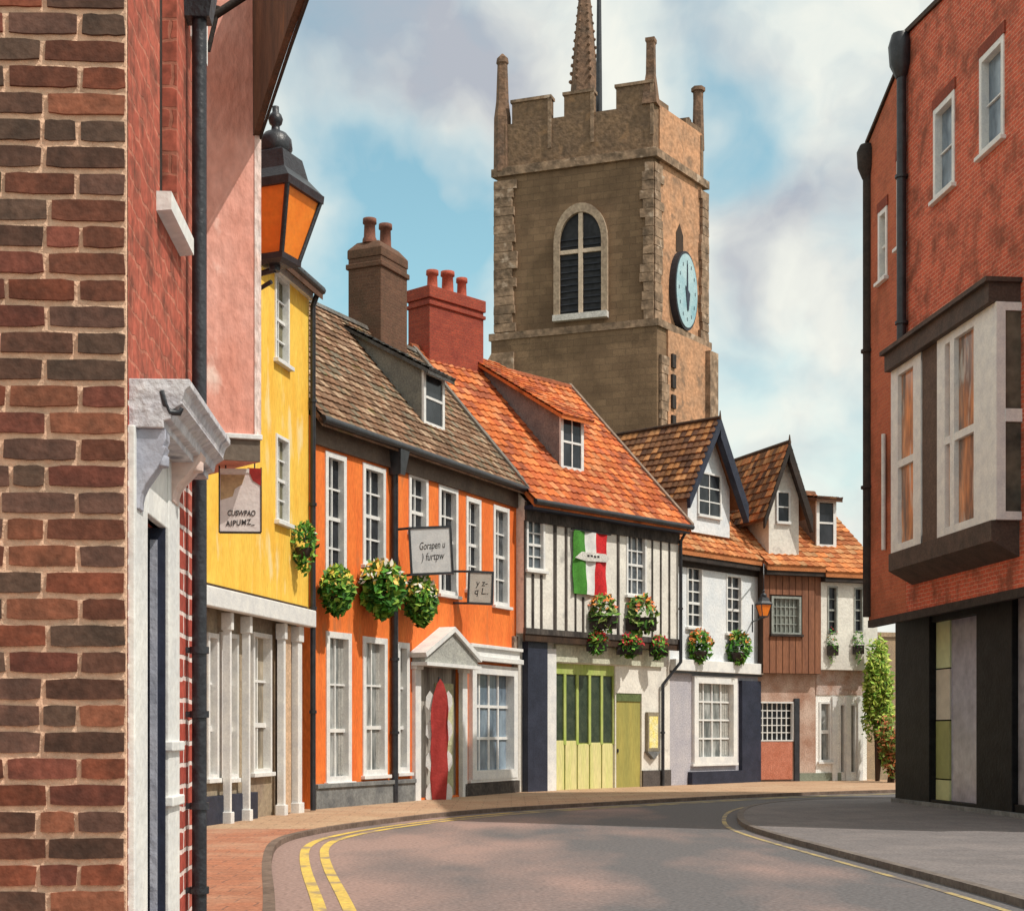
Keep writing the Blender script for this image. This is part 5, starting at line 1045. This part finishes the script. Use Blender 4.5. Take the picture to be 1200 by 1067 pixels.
# belfry window
def arch(u0, u1, z0, z1, zs, n=8):
    um = (u0 + u1) / 2; pts = [(u0, z0), (u1, z0), (u1, zs)]
    for i in range(1, n): t = i / n; pts.append((u1 + (um - u1) * (1 - math.cos(t * math.pi / 2)) ** 1.0 * 1.0, zs + (z1 - zs) * math.sin(t * math.pi / 2) ** .95))
    pts.append((um, z1))
    for i in range(n - 1, 0, -1): t = i / n; pts.append((u0 + (um - u0) * (1 - math.cos(t * math.pi / 2)), zs + (z1 - zs) * math.sin(t * math.pi / 2) ** .95))
    pts.append((u0, zs)); return pts
a, b = F1.u(657), F1.u(706); z0, z1 = F1.z(680, 368), F1.z(680, 250); zs3 = F1.z(680, 285)
inn = arch(a, b, z0, z1, zs3); out_ = arch(a - .28, b + .28, z0 - .25, z1 + .42, zs3)
mb = MB(); n = len(inn)
V = [(x, -.22, z) for x, z in inn] + [(x, -.22, z) for x, z in out_] + [(x, .05, z) for x, z in inn] + [(x, .05, z) for x, z in out_]
F_ = []
for i in range(n): j = (i + 1) % n; F_ += [(i, j, n + j, n + i), (i, 2 * n + i, 2 * n + j, j), (n + i, n + j, 3 * n + j, 3 * n + i)]
mb.mesh(V, F_); WN = mb.build('arched_window', mat('window_stone', (.42, .32, .23), (.30, .22, .16), 2.5, .9, .6, 8, .25), CT)
MB().prism([(x, -.03, z) for x, z in inn], (0, .05, 0)).build('louvre_panel', mat('louvre_black', (.012, .012, .015), (.03, .03, .035), 2, .6, .3, 5), WN)
um = (a + b) / 2; zt3 = F1.z(680, 295); MB().box(um - .10, um + .10, -.16, -.02, z0, z1 - .02).box(a, um - .1, -.15, -.02, zt3 - .09, zt3 + .09).box(um + .1, b, -.15, -.02, zt3 - .09, zt3 + .09).build('mullion', mat('mullion_stone', (.66, .52, .40), None, 3, .9, .4), WN)
MB().box(a - .3, b + .3, -.34, .02, z0 - .3, z0 - .02).build('sill', mat('pale_sill', (.68, .64, .60), None, 3, .9, .4), WN)
lv = MB()
for k in range(12): z = z0 + .15 + k * (zs3 - z0) / 11; lv.prism([(a + .02, -.10, z), (a + .02, -.03, z + .10), (a + .02, -.03, z + .06)], (b - a - .04, 0, 0))
lv.build('louvre', mat('louvre_slat', (.03, .032, .04), None, 3, .6, .2), WN)
# clock
cu_ = F2.u(798, -.1); zk = F2.z(798, 342, -.1); rk = 46 * F2.ray(798)[1] / FOC; CK = MB()
def disc(mb, r, y0, y1, n=40, w=1):
    P = [(cu_ + r * w * math.cos(2 * math.pi * i / n), y0, zk + r * math.sin(2 * math.pi * i / n)) for i in range(n)]; mb.prism(P, (0, y1 - y0, 0)); return mb
kw = .60; ck = disc(CK, rk, -.40, -.05, w=kw).build('clock', mat('clock_rim', (.03, .03, .04), None, 3, .5, .2), CT, F2)
disc(MB(), rk * .93, -.43, -.39, w=kw).build('clock_face', mat('clock_teal', (.22, .40, .47), (.42, .56, .60), .8, .5, .1), ck)
hn = MB()
for k in range(12):
    an = math.pi * k / 6; x, z = cu_ + rk * .72 * kw * math.sin(an), zk + rk * .72 * math.cos(an); hn.box(x - .02, x + .02, -.445, -.425, z - .08, z + .08)
hn.c = hn.c
hn.prism([(cu_ - .07, -.46, zk - .3), (cu_ + .07, -.46, zk - .3), (cu_ + .03, -.46, zk + rk * .68), (cu_ - .03, -.46, zk + rk * .68)], (0, .02, 0)).prism([(cu_ - .2, -.465, zk + .2), (cu_ + .25, -.465, zk - .1), (cu_ + .1, -.465, zk - rk * .5), (cu_ - .0, -.465, zk - rk * .5)], (0, .02, 0))
hn.build('clock_hands', NAVY, ck)
zz0, zz1 = F2.z(797, 296, -.1), F2.z(797, 262, -.1); uu = F2.u(797, -.1)
MB().prism([(uu - .35, -.08, zz0), (uu + .35, -.08, zz0), (uu + .35, -.08, zz1 - .5), (uu, -.08, zz1), (uu - .35, -.08, zz1 - .5)], (0, .05, 0)).build('belfry_opening', BROWN, CT, F2)
print('right building', round(RL, 2), 'top', za, zbm, zn, zq, ' orange', OL, 'timber', TL, 'gable zr', zrW, zrB)
